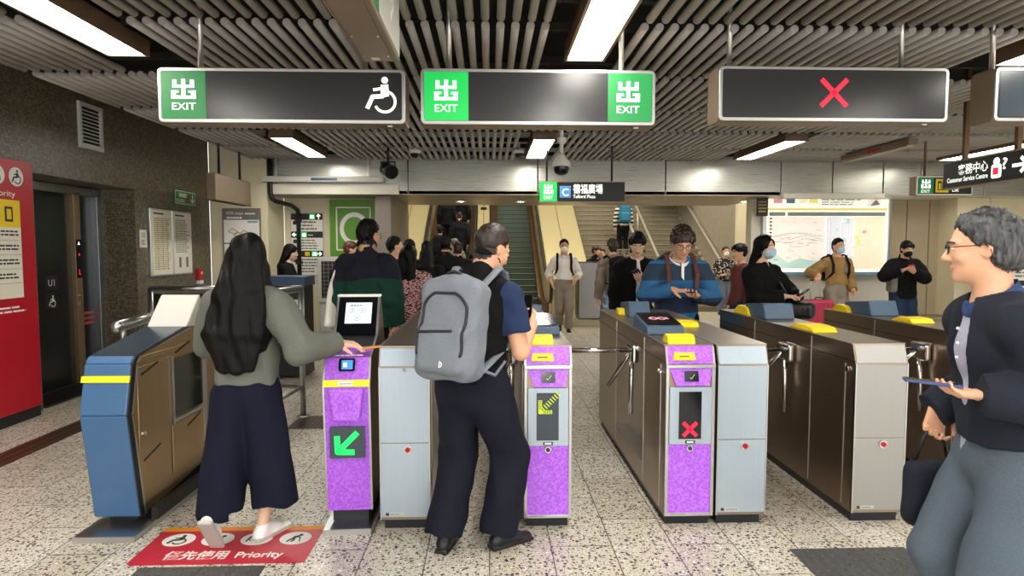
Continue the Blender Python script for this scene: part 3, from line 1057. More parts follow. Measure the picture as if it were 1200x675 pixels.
for x, cc in ((.12, 'map_rose'), (.34, 'print_blue'), (.56, 'map_sand'), (.74, 'map_yellow')):
    g.rect(x, x + .15, 1.17, 1.24, cc, .002)
g.lines(.95, 1.7, 1.13, 1.25, 3, 'map_grey', .002, words=True)
g.rect(1.75, 1.98, 1.12, 1.26, 'map_pink', .002); g.poly([(1.80, 1.13), (1.90, 1.24), (1.97, 1.15)], 'map_grey', .003)
g.rect(.02, W - .02, 1.05, 1.09, 'map_yellow', .002)
g.rect(.05, .33, .955, 1.02, 'map_grey', .002); g.rect(.37, W - .05, .955, 1.02, 'map_grey', .002)
g.rect(.05, 1.02, .08, .94, 'map_pink', .002)
g.poly([(.05, .06), (1.02, .06), (1.02, .24), (.8, .20), (.6, .24), (.4, .16), (.2, .30), (.05, .44)], 'map_teal', .003)
for i in range(46):
    x, y = random.uniform(.10, .96), random.uniform(.12, .92)
    g.lines(x, x + random.uniform(.04, .12), y, y + .022, 1, random.choice(['map_grey', 'map_rose', 'print_red', 'map_sand']), .005)
for i in range(8):
    g.rect(.06, .10, .90 - i * .06, .925 - i * .06, 'print_dark', .004)
for i in range(4):
    y = random.uniform(.5, .85)
    g.stroke([(.12, y), (.4, y + random.uniform(-.1, .1)), (.7, y + random.uniform(-.1, .1)), (1.0, y)], .008, random.choice(['map_rose', 'print_blue', 'map_yellow', 'map_teal']), .004)
g.rect(1.05, 1.52, .05, .94, 'map_lilac', .002); g.rect(1.54, W - .04, .05, .94, 'map_sand', .002)
for i in range(19):
    x = 1.07 + i * .052
    g.rect(x, x + .004, .06, .93, 'map_grey' if i % 3 else 'map_rose', .003)
for i in range(14):
    x = random.uniform(1.06, 1.9); y = random.uniform(.1, .85)
    g.rect(x, x + random.uniform(.05, .15), y, y + random.uniform(.03, .1), random.choice(['map_pink', 'map_yellow', 'map_teal', 'map_rose']), .004)
g.build('print', t)
t = thing('exit_sign', 'small dark hanging panel between the stairs wall and the lit map board', 'sign', (4.52, 10.4, 2.1))
g = MB('black'); g.box(-.05, .12, 0, .06, 0, .30); g.box(.02, .05, .01, .04, .3, .32); g.build('box', t)
g = MB('print_ochre'); g.M = frame_mat((0, 0, 0), '-y'); g.lines(-.04, .11, .05, .26, 4); g.build('lettering', t)

p = at(1188, 258, 9.2)
t = thing('notice_stand', 'grey notice board with white sheet at the right edge behind the walking man', 'notice board', (p.x, 9.2, 0))
g = MB('print_grey'); g.box(-.18, .0, 0, .25, .9, 1.9); g.box(0, .62, .0, .06, .95, 2.0); g.box(.1, .16, .0, .06, 0, .95); g.box(.46, .52, .0, .06, 0, .95); g.build('frame', t, bevel=.004)
g = MB('paper_bright'); g.M = frame_mat((0, 0, 0), '-y'); g.rect(.02, .60, .97, 1.98); g.rect(.05, .57, 1.80, 1.95, 'print_dark', .002); g.lines(.07, .50, 1.875, 1.925, 1, 'white', .004, fill=.8); g.lines(.08, .4, 1.82, 1.86, 1, 'white', .004)
g.lines(.06, .56, 1.12, 1.76, 12, 'print_grey', .002); g.rect(.05, .57, 1.0, 1.08, 'print_dark', .002); g.build('print', t)
# ---------------------------------------------------------------- ticket gates
YF, YB, ZG = 3.42, 5.50, 1.02
NICHE = (3.92 - YF, 4.75 - YF, .20, .885)

def gate_body(t, W, niche_side=None, length=YB - YF, side='steel_side', top='steel_top', front='steel_front'):
    """stainless cabinet with a sloped upper front edge; the niche for the turnstile is cut into one flank"""
    L = length
    def seg(y0, y1, z0, z1, x0=0., x1=W):
        b.box(x0, x1, y0, y1, z0, z1, side)
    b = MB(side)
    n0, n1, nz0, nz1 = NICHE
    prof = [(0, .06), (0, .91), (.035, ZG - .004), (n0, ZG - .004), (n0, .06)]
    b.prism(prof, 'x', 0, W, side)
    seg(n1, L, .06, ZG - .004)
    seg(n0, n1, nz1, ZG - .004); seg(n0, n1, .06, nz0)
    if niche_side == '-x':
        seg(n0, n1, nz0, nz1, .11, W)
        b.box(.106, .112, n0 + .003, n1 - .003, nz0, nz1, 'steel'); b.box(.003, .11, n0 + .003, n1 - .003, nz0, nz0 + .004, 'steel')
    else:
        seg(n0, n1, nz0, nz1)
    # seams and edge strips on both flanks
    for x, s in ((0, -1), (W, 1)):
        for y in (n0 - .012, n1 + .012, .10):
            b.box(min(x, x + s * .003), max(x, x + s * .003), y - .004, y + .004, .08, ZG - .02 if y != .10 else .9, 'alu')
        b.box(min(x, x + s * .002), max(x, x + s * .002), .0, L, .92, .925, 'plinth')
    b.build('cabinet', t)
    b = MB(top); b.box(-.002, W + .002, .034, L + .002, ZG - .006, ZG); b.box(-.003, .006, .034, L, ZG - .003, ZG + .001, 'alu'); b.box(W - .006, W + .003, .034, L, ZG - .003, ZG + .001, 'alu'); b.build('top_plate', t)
    b = MB('plinth'); b.box(.018, W - .018, .03, L - .03, 0, .06); b.build('plinth', t)

def wedge(t, x0, x1, y0, y1, h, name='ticket_slot', m='yellow', zb=ZG, front=.35):
    b = MB(m)
    d = y1 - y0
    b.prism([(y0, zb), (y0 + d * .12, zb + h * .8), (y0 + d * .3, zb + h), (y1 - d * front, zb + h), (y1, zb)], 'x', x0, x1)
    return b.build(name, t, bevel=.006)

def reader_back(t, x0, x1, y0, y1, h):
    b = MB('blue_plastic')
    b.prism([(y0, ZG), (y0 + .05, ZG + h), (y1 - .02, ZG + h * .75), (y1, ZG)], 'x', x0, x1)
    o = b.build('card_reader', t, bevel=.012)
    return o

def reader_tray(t, x0, x1, y0, y1):
    b = MB('blue_plastic')
    b.prism([(y0, ZG), (y0 + .01, ZG + .055), (y1 - .01, ZG + .10), (y1, ZG)], 'x', x0, x1)
    o = b.build('card_reader', t, bevel=.01)
    a = math.atan2(.045, y1 - y0 - .02)
    g = MB('screen_black'); g.M = Matrix.Translation((x0, y0 + .01, ZG + .057)) @ Matrix.Rotation(a, 4, 'X')
    L = (y1 - y0 - .02)
    g.rrect(.012, x1 - x0 - .012, .02, L - .01, .012, z=0, t=.004)
    g.stroke([(.06 + i * .012, L * .5 + .03 * math.sin(i * .7)) for i in range(11)], .008, 'map_rose', .004)
    g.stroke([(.06 + i * .012, L * .5 - .03 * math.sin(i * .7)) for i in range(11)], .008, 'map_rose', .004)
    g.build('screen', o)
    return o

def turnstile(t, side_x, s, reach, y=.78, z=.88):
    """three-armed turnstile on the flank at side_x; s = -1 towards -X"""
    b = MB('chrome')
    b.box(min(side_x, side_x + s * .05), max(side_x, side_x + s * .05), y - .09, y + .09, z - .09, z + .03)
    hub = b.build('turnstile_hub', t, bevel=.02, seg=3)
    x0 = side_x + s * .03
    for a in ((s * reach, 0, .0), (s * .10, .30, -.30), (s * .02, -.06, -.42)):
        g = MB('chrome'); g.tube([(x0, y, z - .01), (x0 + a[0], y + a[1], z - .01 + a[2])], .017, 14); g.build('turnstile_arm', t)

def front_plain(t, W, m):
    b = MB(m); b.box(.006, W - .006, -.004, .0, .075, .49 - .002); b.box(.006, W - .006, -.004, 0, .49 + .002, .905)
    b.M = Matrix.Translation((0, -.0005, .91)) @ Matrix.Rotation(math.atan2(.106, .035) - PI / 2, 4, 'X')
    b.box(.006, W - .006, -.004, 0, .004, .104, m)
    b.build('front_panel', t, bevel=.002)
    b = MB('alu'); b.box(0, .006, -.006, .01, .06, .91); b.box(W - .006, W, -.006, .01, .06, .91); b.build('edge_strip', t)
    k = MB('chrome'); k.M = frame_mat((W * .56, -.004, .455), '-y'); k.disc((0, 0), .023, t=.008); k.disc((0, 0), .015, 'red_panel', .008, .004); k.rect(-.002, .002, -.008, .008, 'black', .0122, .0005); k.build('lock', t)
    k = MB('grey_light'); k.M = frame_mat((.03, -.004, .085), '-y'); k.rect(0, .10, 0, .016, t=.001); k.rect(.0, .018, 0, .016, 'print_dark', .001, .0006); k.lines(.025, .095, .003, .013, 1, 'print_grey', .001); k.build('plate', t)

def front_purple(t, W, led, m='purple'):
    e = .018
    fm = frame_mat((0, 0, 0), '-y')
    # silver rims
    b = MB('alu'); b.box(0, e, -.012, .01, .06, .91); b.box(W - e, W, -.012, .01, .06, .91); b.box(e, W - e, -.012, .0, .06, .078)
    b.box(0, W, -.016, .0, .895, .915)
    b.M = Matrix.Translation((0, -.006, .91)) @ Matrix.Rotation(math.atan2(.106, .035) - PI / 2, 4, 'X')
    b.box(0, e * .7, -.006, 0, 0, .106); b.box(W - e * .7, W, -.006, 0, 0, .106)
    b.build('edge_strip', t, bevel=.003)
    b = MB(m); b.M = Matrix.Translation((0, -.004, .91)) @ Matrix.Rotation(math.atan2(.106, .035) - PI / 2, 4, 'X')
    b.box(e * .7, W - e * .7, -.004, .002, .008, .108)
    b.build('upper_panel', t)
    k = MB('yellow'); k.M = Matrix.Translation((0, -.010, .91)) @ Matrix.Rotation(math.atan2(.106, .035) - PI / 2, 4, 'X') @ frame_mat((0, 0, 0), '-y')
    k.poly([(.040, .028), (.165, .028), (.158, .072), (.047, .072)], t=.008); k.rect(.075, .130, .046, .052, 'print_dark', .008, .0006); k.build('ticket_slot', t, bevel=.002)
    # hood: trapezoid panel raked back above the display
    b = MB('steel_side'); b.box(e, W - e, -.002, .003, .785, .895); b.build('recess', t)
    b = MB(m); b.M = fm
    vs = [(e, .893), (W - e, .893), (W - e - .02, .80), (e + .035, .80)]
    b._add([(x, y, .004 + (.893 - y) * .28) for x, y in vs] + [(x, y, .0) for x, y in vs], [(3, 2, 1, 0), (0, 1, 5, 4), (1, 2, 6, 5), (2, 3, 7, 6), (3, 0, 4, 7)])
    b.build('reader_hood', t)
    k = MB('screen_black'); k.M = frame_mat((0, -.008, .845), '-y') @ Matrix.Rotation(-.27, 4, 'X')
    k.rrect(W * .36, W * .64, -.026, .032, .006, z=.012, t=.006); k.stroke([(W * .46, -.004), (W * .49, -.012), (W * .56, .014)], .003, 'grey_light', .018)
    k.lines(W * .2, W * .84, .036, .046, 1, 'white', .006, fill=.8, ragged=0); k.build('reader_window', t)
    # display in its silver frame
    b = MB('steel_front'); b.M = fm; b.rrect(e + .002, W - e - .002, .468, .792, .008, t=.016); b.build('display_frame', t, bevel=.003)
    k = MB('screen_black' if led == 'cross' else 'screen_grey'); k.M = frame_mat((0, -.016, 0), '-y'); x0, x1 = W * .26, W * .72
    k.rect(x0, x1, .500, .765, t=.001); d = k.build('display', t)
    k = MB('lit_red'); k.M = frame_mat((0, -.0175, 0), '-y')
    if led == 'cross':
        icon_cross(k, ((x0 + x1) / 2, .555), .075, .020, 'lit_red')
    else:
        cx, cy = (x0 + x1) / 2, .70
        a, bb = cx - .045, cy - .045
        for i in range(9):          # arrow drawn in rows of lamps
            for j in (-1.5, -.5, .5, 1.5):
                u = i * .0115
                k.disc((a + .010 + u + j * .0052, bb + .010 + u - j * .0052), .0036, 'lit_led_yellow', seg=8)
        for i in range(8):
            for j in range(3):
                k.disc((a + i * .0095, bb + j * .0075 - .004), .0034, 'lit_led_yellow', seg=8)
                k.disc((a + j * .0075 - .004, bb + i * .0095), .0034, 'lit_led_yellow', seg=8)
    k.build('led_sign', d)
    b = MB(m); b.box(e, W - e, -.004, .003, .078, .466); b.build('lower_panel', t)
    k = MB('screen_black'); k.M = frame_mat((0, -.0165, 0), '-y'); k.rect(W * .40, W * .60, .474, .492, t=.001); k.lines(W * .43, W * .57, .477, .489, 1, 'white', .001, .0004, fill=.9, ragged=0); k.build('plate', t)
    k = MB('chrome'); k.M = frame_mat((W * .5, -.004, .447), '-y'); k.disc((0, 0), .018, t=.012); k.disc((0, 0), .011, 'print_dark', .012, .004); k.build('lock', t)
    k = MB('grey_light'); k.M = frame_mat((.03, -.012, .066), '-y'); k.rect(0, .10, 0, .012, t=.001); k.lines(.005, .095, .002, .010, 1, 'print_grey', .001); k.build('plate', t)

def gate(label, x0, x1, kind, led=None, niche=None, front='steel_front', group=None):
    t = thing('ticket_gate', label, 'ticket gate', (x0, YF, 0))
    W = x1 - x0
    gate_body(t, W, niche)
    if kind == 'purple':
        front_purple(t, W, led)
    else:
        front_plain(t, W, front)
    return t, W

# silver cabinet beside the purple wide-lane reader
t, W = gate('pale silver ticket gate cabinet left of the man with grey backpack', -.60, -.325, 'silver')
wedge(t, .17, .27, .55, .67, .035); reader_back(t, .15, .27, 1.1, 1.5, .13)
k = MB('print_dark'); k.M = frame_mat((.13, -.005, .885), '-y'); k.lines(0, .02, 0, .02, 2, 'print_dark'); k.build('plate', t)
# purple pillar in the middle
t, W = gate('narrow purple ticket gate with yellow green arrow right of the backpack man', .19, .455, 'purple', 'arrow', None)
wedge(t, .03, .165, .03, .16, .052); reader_tray(t, .02, .245, .42, .80); reader_back(t, -.02, .22, 1.40, 1.75, .10)
turnstile(t, 0, -1, .44)
# purple and silver pair
t, W = gate('purple ticket gate showing a red cross', .975, 1.25, 'purple', 'cross', '-x')
wedge(t, .02, .175, .03, .16, .052); reader_tray(t, .0, .235, .42, .80); reader_back(t, .12, .29, 1.45, 1.82, .12)
k = MB('yellow'); k.M = Matrix.Translation((.07, 1.62, ZG)); k.prism([(0, 0), (.02, .05), (.1, .05), (.14, 0)], 'x', 0, .09); k.build('ticket_slot', t, bevel=.006)
turnstile(t, 0.02, -1, .47)
for y in (-.0,):
    k = MB('chrome'); k.tube([(0, .06, .86), (-.02, .06, .86)], .009, 10); k.tube([(0, .10, .865), (-.02, .10, .865)], .009, 10); k.build('bolt', t)
t, W = gate('pale silver ticket gate cabinet joined to the red cross purple gate', 1.267, 1.55, 'silver')
wedge(t, .03, .165, .80, 1.05, .035)
# two grey cabinets to the right
t, W = gate('grey ticket gate cabinet with clear front, left of the walking man', 2.045, 2.345, 'silver', None, None, 'steel_front_grey')
wedge(t, .02, .18, .50, .85, .035); reader_back(t, .04, .27, 1.25, 1.65, .12); wedge(t, .02, .12, 1.52, 1.85, .07)
turnstile(t, 0, -1, .46)
k = MB('chrome'); k.M = frame_mat((-.004, .07, .87), '-x'); k.disc((0, 0), .016, t=.008); k.build('lock', t)
t, W = gate('grey ticket gate cabinet mostly hidden behind the walking man', 2.985, 3.275, 'silver', None, None, 'steel_front_grey')
wedge(t, .03, .20, .95, 1.2, .035); reader_back(t, .04, .27, 1.45, 1.85, .12); wedge(t, .0, .14, 1.72, 1.98, .06)
turnstile(t, 0, -1, .56)

# ---------------------------------------------------------------- wide priority lane: purple reader pillar
def wide_profile():
    return [(.02, .10), (-.03, .80), (.03, .955), (.15, .99), (.30, 1.04), (.44, 1.26), (.48, 1.26), (.62, .98), (.62, .10)]
t = thing('ticket_gate', 'purple card reader pillar with green arrow and screen beside the woman', 'ticket gate', (-.905, 3.45, 0), rz=.04)
W = .255
b = MB('black'); b.prism(wide_profile(), 'x', .012, W - .012); b.build('cabinet', t)
b = MB('alu')
pr_ = wide_profile()
for x in (0., W - .012):
    outer = [(y - .012, z) for y, z in pr_[:6]]
    for i in range(5):
        (ya, za), (yb, zb) = pr_[i], pr_[i + 1]
        b.prism([(ya - .008, za), (yb - .008, zb), (yb + .014, zb), (ya + .014, za)], 'x', x, x + .012)
b.build('edge_strip', t)
b = MB('steel_side'); b.prism([(y + .012, z - (.008 if z > .3 else 0)) for y, z in pr_], 'x', .002, W - .002); b.build('side_panel', t)
b = MB('purple_dim')
for (ya, za), (yb, zb) in zip(pr_[:3], pr_[1:4]):
    b.prism([(ya - .01, za), (yb - .01, zb), (yb + .012, zb), (ya + .012, za)], 'x', .010, W - .010)
b.build('front_panel', t)
b = MB('yellow_stripe'); b.prism([(-.043, .805), (-.030, .84), (-.02, .84), (-.03, .805)], 'x', .004, W - .004); b.M = Matrix.Translation((0, 0, 0)); b.build('stripe', t)
k = MB('print_blue'); k.M = Matrix.Translation((0, -.0385, .822)) @ Matrix.Rotation(-.36, 4, 'X') @ frame_mat((0, 0, 0), '-y'); k.rect(.085, .165, -.010, .010, 'white', t=.0015); k.rect(.092, .158, -.004, .002, 'print_blue', .0015, .0005); k.build('label', t)
k = MB('screen_black'); k.M = Matrix.Translation((0, .012, .93)) @ Matrix.Rotation(-.37, 4, 'X') @ frame_mat((0, -.010, 0), '-y')
k.rrect(.085, .172, -.052, .018, .008, t=.008); k.rect(.10, .16, -.042, .008, 'lit_blue', .008, .001); k.rect(.11, .13, -.03, -.005, 'lit_screen', .009, .0006)
k.lines(.05, .21, .030, .042, 1, 'white', .001, ragged=0); k.build('reader_window', t)
# raised console with round speaker
k = MB('purple'); k.prism([(.035, .80), (.225, .80), (.20, .62), (.06, .62)], 'y', -.075, -.01); k.build('console', t, bevel=.012, seg=3)
k = MB('purple_dim'); k.M = frame_mat((.13, -.075, .715), '-y'); k.ring((0, 0), .042, .008, t=.006); k.disc((0, 0), .036, t=.003); k.build('speaker', t)
k = MB('screen_grey'); k.M = frame_mat((0, -.012, 0), '-y') @ Matrix.Rotation(.03, 4, 'X'); k.rrect(.035, .225, .41, .585, .006, t=.012); d = k.build('display', t)
k = MB('lit_led_green'); k.M = frame_mat((0, -.0255, 0), '-y') @ Matrix.Rotation(.03, 4, 'X'); icon_arrow(k, (.13, .498), .155, -PI * .75, 'lit_led_green', 0, .2); k.build('led_sign', d)
# tilted touch screen at the back
k = MB('screen_black'); ang = math.atan2(.22, .14)
k.M = Matrix.Translation((0, .30, 1.04)) @ Matrix.Rotation(ang, 4, 'X')
k.rect(.008, W - .008, .0, .262, z=.0, t=.006); scr = k.build('screen', t)
k = MB('lit_screen'); k.M = Matrix.Translation((0, .30, 1.04)) @ Matrix.Rotation(ang, 4, 'X'); k.rect(.055, W - .045, .075, .215, z=.006, t=.001)
for x, y in ((.09, .16), (.15, .16), (.12, .11)):
    k.ring((x + .005, y), .016, .004, 'print_grey', .007, .0006); k.disc((x + .005, y), .006, 'print_blue', .007, .0006)
k.lines(.08, .18, .185, .205, 1, 'print_grey', .007); k.build('display', scr)
k = MB('white'); k.prism([(.43, 1.258), (.485, 1.258), (.485, 1.272), (.43, 1.272)], 'x', -.002, W + .002); k.build('top_edge', t, bevel=.003)
k = MB('steel'); k.box(.0, W, -.08, .72, 0, .03); k.box(.0, W, -.085, -.07, 0, .032, 'alu'); k.box(.03, W - .03, .05, .58, .03, .12, 'plinth'); k.build('base_plate', t)

# blue machine on the other side of the wide lane
t = thing('ticket_gate', 'blue ended wide ticket gate with yellow stripe and glass flank left of the woman', 'ticket gate', (-2.185, 3.45, 0), rz=-.02)
W = .25; L = 1.15
prof = [(.05, .07), (-.04, .66), (.02, .93), (.05, .965), (.62, 1.06), (.76, 1.06), (L, 1.02), (L, .16), (.30, .07)]
b = MB('steel_tan'); b.prism(prof, 'x', .012, W - .012); b.build('cabinet', t)
b = MB('blue_panel')
for (ya, za), (yb, zb) in zip(prof[:2], prof[1:3]):
    b.prism([(ya - .012, za), (yb - .012, zb), (yb + .02, zb), (ya + .02, za)], 'x', 0, W)
b.prism([(.008, .93), (.04, .968), (.06, .965), (.06, .93)], 'x', 0, W)
b.build('front_panel', t, bevel=.01)
b = MB('yellow_stripe'); b.prism([(-.022, .835), (-.012, .868), (0, .868), (-.01, .835)], 'x', -.003, W + .003); b.build('stripe', t)
b = MB('black')
for (ya, za), (yb, zb) in zip(prof[:4], prof[1:5]):
    b.prism([(ya - .004, za), (yb - .004, zb), (yb + .03, zb - .002), (ya + .03, za)], 'x', W - .010, W + .006)
b.build('gasket', t)
b = MB('alu')
for (ya, za), (yb, zb) in zip(prof[:4], prof[1:5]):
    b.prism([(ya + .028, za - .006), (yb + .028, zb - .006), (yb + .05, zb - .02), (ya + .05, za)], 'x', W - .010, W + .004)
b.build('edge_strip', t)
b = MB('screen_grey'); b.prism([(.05, .968), (.60, 1.062), (.60, 1.05), (.05, .95)], 'x', .004, W - .004); b.build('top_plate', t)
b = MB('grey_light'); b.prism([(.60, 1.06), (.78, 1.25), (.80, 1.25), (.80, 1.04)], 'x', .01, W + .01); b.build('screen_hood', t, bevel=.008)
b = MB('steel_tan'); b.box(W - .012, W - .002, .07, .40, .12, .90); b.box(W - .012, W - .002, .42, L - .01, .18, .48); b.box(W - .012, W - .004, .07, L - .01, .92, .955)
b.build('door', t, bevel=.004)
b = MB('glass_dark'); b.box(W - .010, W - .003, .44, .82, .52, .88); b.build('glass', t)
b = MB('alu'); b.box(W - .012, W + .006, .42, .44, .48, .90); b.box(W - .012, W + .006, .82, .86, .17, .95); b.box(W - .012, W + .006, .42, .84, .49, .51); b.build('glass_frame', t)
for y, z in ((.10, .845), (.10, .36), (.48, .91), (.60, .42)):
    b = MB('black'); b.prism([(y, z), (y + .18, z + .045), (y + .18, z + .057), (y, z + .012)], 'x', W - .004, W - .0005); b.build('slot', t)
k = MB('chrome'); k.M = frame_mat((W - .002, .11, .52), '+x'); k.disc((0, 0), .014, t=.008); k.build('lock', t)
k = MB('steel'); k.box(-.01, W + .06, -.12, L + .1, 0, .03); k.box(-.01, W + .06, -.126, -.115, 0, .032, 'alu'); k.box(.05, W - .05, .10, L - .05, .03, .2, 'plinth'); k.box(W + .03, W + .065, .1, L + .1, .03, .10, 'black'); k.build('base_plate', t)

# ---------------------------------------------------------------- rails around the wide lane
t = thing('handrail', 'stubby chrome handrail with round end behind the blue gate', 'railing', (-2.52, 4.25, 0))
a = at(138, 383, 4.25) - Vector((-2.52, 4.25, 0)); b2 = at(192, 367, 5.6) - Vector((-2.52, 4.25, 0))
g = MB('steel'); g.tube([a, b2], .038, 20); g.ball(a, .04, 16); g.build('rail', t)
g = MB('steel'); g.tube([(a.x, .06, 0), (a.x, .06, a.z - .12)], .065, 20); g.tube([(a.x, .06, a.z - .13), (a.x, .06, a.z)], .018, 12); g.build('post', t)
g = MB('steel'); g.tube([(b2.x, b2.y, 0), (b2.x, b2.y, b2.z + .12)], .035, 16); g.build('post', t)

def barrier(label, pts, h, glassm, name='barrier', mid=None):
    t = thing(name, label, 'barrier', (pts[0][0], pts[0][1], 0))
    o = Vector((pts[0][0], pts[0][1], 0))
    P = [Vector((x, y, 0)) - o for x, y in pts]
    g = MB('steel'); g.tube([p + Vector((0, 0, h)) for p in P], .03, 14); g.build('top_rail', t)
    for p in P:
        g = MB('steel'); g.tube([p, p + Vector((0, 0, h))], .027, 14); g.lathe([(.06, 0), (.06, .012), (.03, .016)], 16, c=tuple(p)); g.build('post', t)
    if mid:
        for z in mid:
            g = MB('steel'); g.tube([p + Vector((0, 0, z)) for p in P], .018, 12); g.build('mid_rail', t)
    if glassm:
        for p, q in zip(P[:-1], P[1:]):
            d = (q - p).normalized(); n = Vector((-d.y, d.x, 0)) * .005
            a, b3 = p + d * .04, q - d * .04
            vs = []
            for z in (.12, h - .06):
                vs += [a + n + Vector((0, 0, z)), b3 + n + Vector((0, 0, z)), b3 - n + Vector((0, 0, z)), a - n + Vector((0, 0, z))]
            g = MB(glassm); g._add(vs, [(3, 2, 1, 0), (4, 5, 6, 7), (0, 1, 5, 4), (1, 2, 6, 5), (2, 3, 7, 6), (3, 0, 4, 7)]); g.build('panel', t)
    return t
p, q = at(176, 338, 7.2), at(236, 338, 7.2)
t = barrier('low steel barrier with dark glass panel below the mosaic wall notices', [(p.x, 7.2), (q.x + .25, 7.2)], p.z, 'glass_dark')
g = MB('white'); g.M = frame_mat((.30, -.02, .93), '-y'); g.lines(0, .16, .0, .11, 2, 'white', fill=.8, ragged=.2); g.build('lettering', t)
a, b2, c2 = at(358, 336, 6.0), at(322, 336, 5.1), at(300, 336, 6.0)
t = barrier('steel railing with two posts around the wide lane right of the woman', [(b2.x - .12, 4.75), (a.x, 5.85), (a.x - .75, 5.95)], 1.19, None, 'railing', (.28, ))
# blue desk behind the railing
p = at(308, 324, 7.6)
t = thing('desk', 'blue topped black podium desk behind the steel railing', 'desk', (p.x, 7.6, 0))
g = MB('navy_desk'); g.box(-.02, .50, -.02, .42, p.z - .12, p.z); g.build('top', t, bevel=.012)
g = MB('black'); g.box(.0, .48, 0, .40, .02, p.z - .12); g.build('body', t, bevel=.01)
g = MB('paper'); g.box(.34, .44, -.006, 0, .68, .95); g.build('notice', t)
t = thing('equipment_box', 'grey floor box with loose black cables under the air cooler', 'box', (-2.85, 9.7, 0))
g = MB('tan_wall'); g.box(0, .7, 0, .35, 0, .18); g.build('body', t, bevel=.01)
g = MB('rubber'); g.tube([(.1, -.02, .2), (.2, -.03, .26), (.35, .02, .22), (.45, .05, .27), (.6, .0, .2), (.66, -.02, .02)], .012, 8); g.build('cable', t)
# ---------------------------------------------------------------- escalators and staircase
SL = math.radians(30.0)
TG = math.tan(SL)
Y0 = 15.8          # foot of the incline
Y1 = 23.0

def incline(y):
    return max(0., (y - Y0) * TG)

def rail_path(x, dz, ya, yb):
    pts = [(x, ya, dz)]
    y = ya
    for i in range(7):
        yy = Y0 - 1.0 + i * .35
        pts.append((x, yy, dz + (0 if yy < Y0 else (yy - Y0) * TG) + .05 * math.exp(-((yy - Y0) / .5) ** 2)))
    pts.append((x, yb, dz + (yb - Y0) * TG))
    return pts

def escalator(label, x0, x1, clad_left, clad_right):
    t = thing('escalator', label, 'escalator', (0, 0, 0))
    g = MB('step_green')
    n = 28
    d = (Y1 - Y0) / n
    for i in range(n):
        ya = Y0 + i * d; z = (i + 1) * d * TG
        g.prism([(ya, z - d * TG - .01), (ya - .015, z - .01), (ya, z), (ya + d, z), (ya + d, z - d * TG - .01)], 'x', x0, x1, 'step_green')
        g.box(x0, x1, ya - .018, ya - .004, z - .035, z - .012, 'step_dark')
    g.build('steps', t)
    g = MB('alu'); g.box(x0 - .2, x1 + .2, Y0 - 1.6, Y0, -.0, .012); g.build('landing_plate', t)
    for s, xa in ((-1, x0), (1, x1)):
        g = MB('brown_metal')
        lo, hi = min(xa, xa + s * .12), max(xa, xa + s * .12)
        g.prism([(Y0 - 1.2, 0), (Y0 - 1.2, .30), (Y0 + .1, .34), (Y1, (Y1 - Y0) * TG + .26), (Y1, (Y1 - Y0) * TG - .4), (Y0 + .5, 0)], 'x', lo, hi)
        g.build('skirt', t)
        xr = xa + s * .16
        g = MB('escalator_clad')
        lo, hi = min(xr - .02, xr + .02), max(xr - .02, xr + .02)
        g.prism([(Y0 - 1.35, .1), (Y0 - 1.35, .80), (Y0, .92), (Y1, (Y1 - Y0) * TG + .92), (Y1, (Y1 - Y0) * TG), (Y0 + .2, .1)], 'x', lo, hi)
        g.build('balustrade', t)
        g = MB('rubber'); pts = rail_path(xr, .97, Y0 - 1.3, Y1)
        pts = [(xr, Y0 - 1.25, .30), (xr, Y0 - 1.5, .42), (xr, Y0 - 1.6, .65), (xr, Y0 - 1.5, .88)] + pts
        g.tube(pts, .04, 10); g.build('handrail', t)
        g = MB('chrome'); pts = [(x + s * .0, y, z - .07) for x, y, z in rail_path(xr, .97, Y0 - 1.3, Y1)]; g.tube(pts, .025, 10); g.build('handrail_guide', t)
    return t

escalator('empty dark green stepped escalator in the middle of the back', .25, 1.25, None, None)
escalator('crowded escalator carrying people up at the back left', -1.55, -.55, None, None)
# bright metal decking between and beside the escalators
def decking(x0, x1, lift, label):
    t = thing('escalator_decking', label, 'cladding', (0, 0, 0))
    g = MB('escalator_clad')
    g.prism([(Y0 - 1.0, 0), (Y0 - 1.0, .86), (Y0, .90 + lift), (Y1, (Y1 - Y0) * TG + .90 + lift), (Y1, 0)], 'x', x0, x1)
    g.build('panel', t, bevel=.02)
    g = MB('brown_metal')
    g.prism([(Y0 - .9, .87), (Y0, .905 + lift), (Y1, (Y1 - Y0) * TG + .905 + lift), (Y1, (Y1 - Y0) * TG + .90 + lift), (Y0, .9 + lift), (Y0 - .9, .86)], 'x', (x0 + x1) / 2 - .008, (x0 + x1) / 2 + .008)
    g.build('seam', t)
    return t
t = decking(-.33, .03, 0, 'sloping yellowish metal decking between the two escalators')
g = MB('black'); g.M = Matrix.Translation((-.15, Y0 + 3.2, 3.2 * TG + .905)) @ Matrix.Rotation(SL, 4, 'X'); g.rrect(-.09, .09, -.06, .06, .02, t=.03); g.build('stop_button', t)
decking(1.47, 2.55, 0, 'sloping yellowish metal decking between the empty escalator and the stairs')
decking(-2.85, -1.78, 0, 'sloping yellowish metal decking left of the crowded escalator')

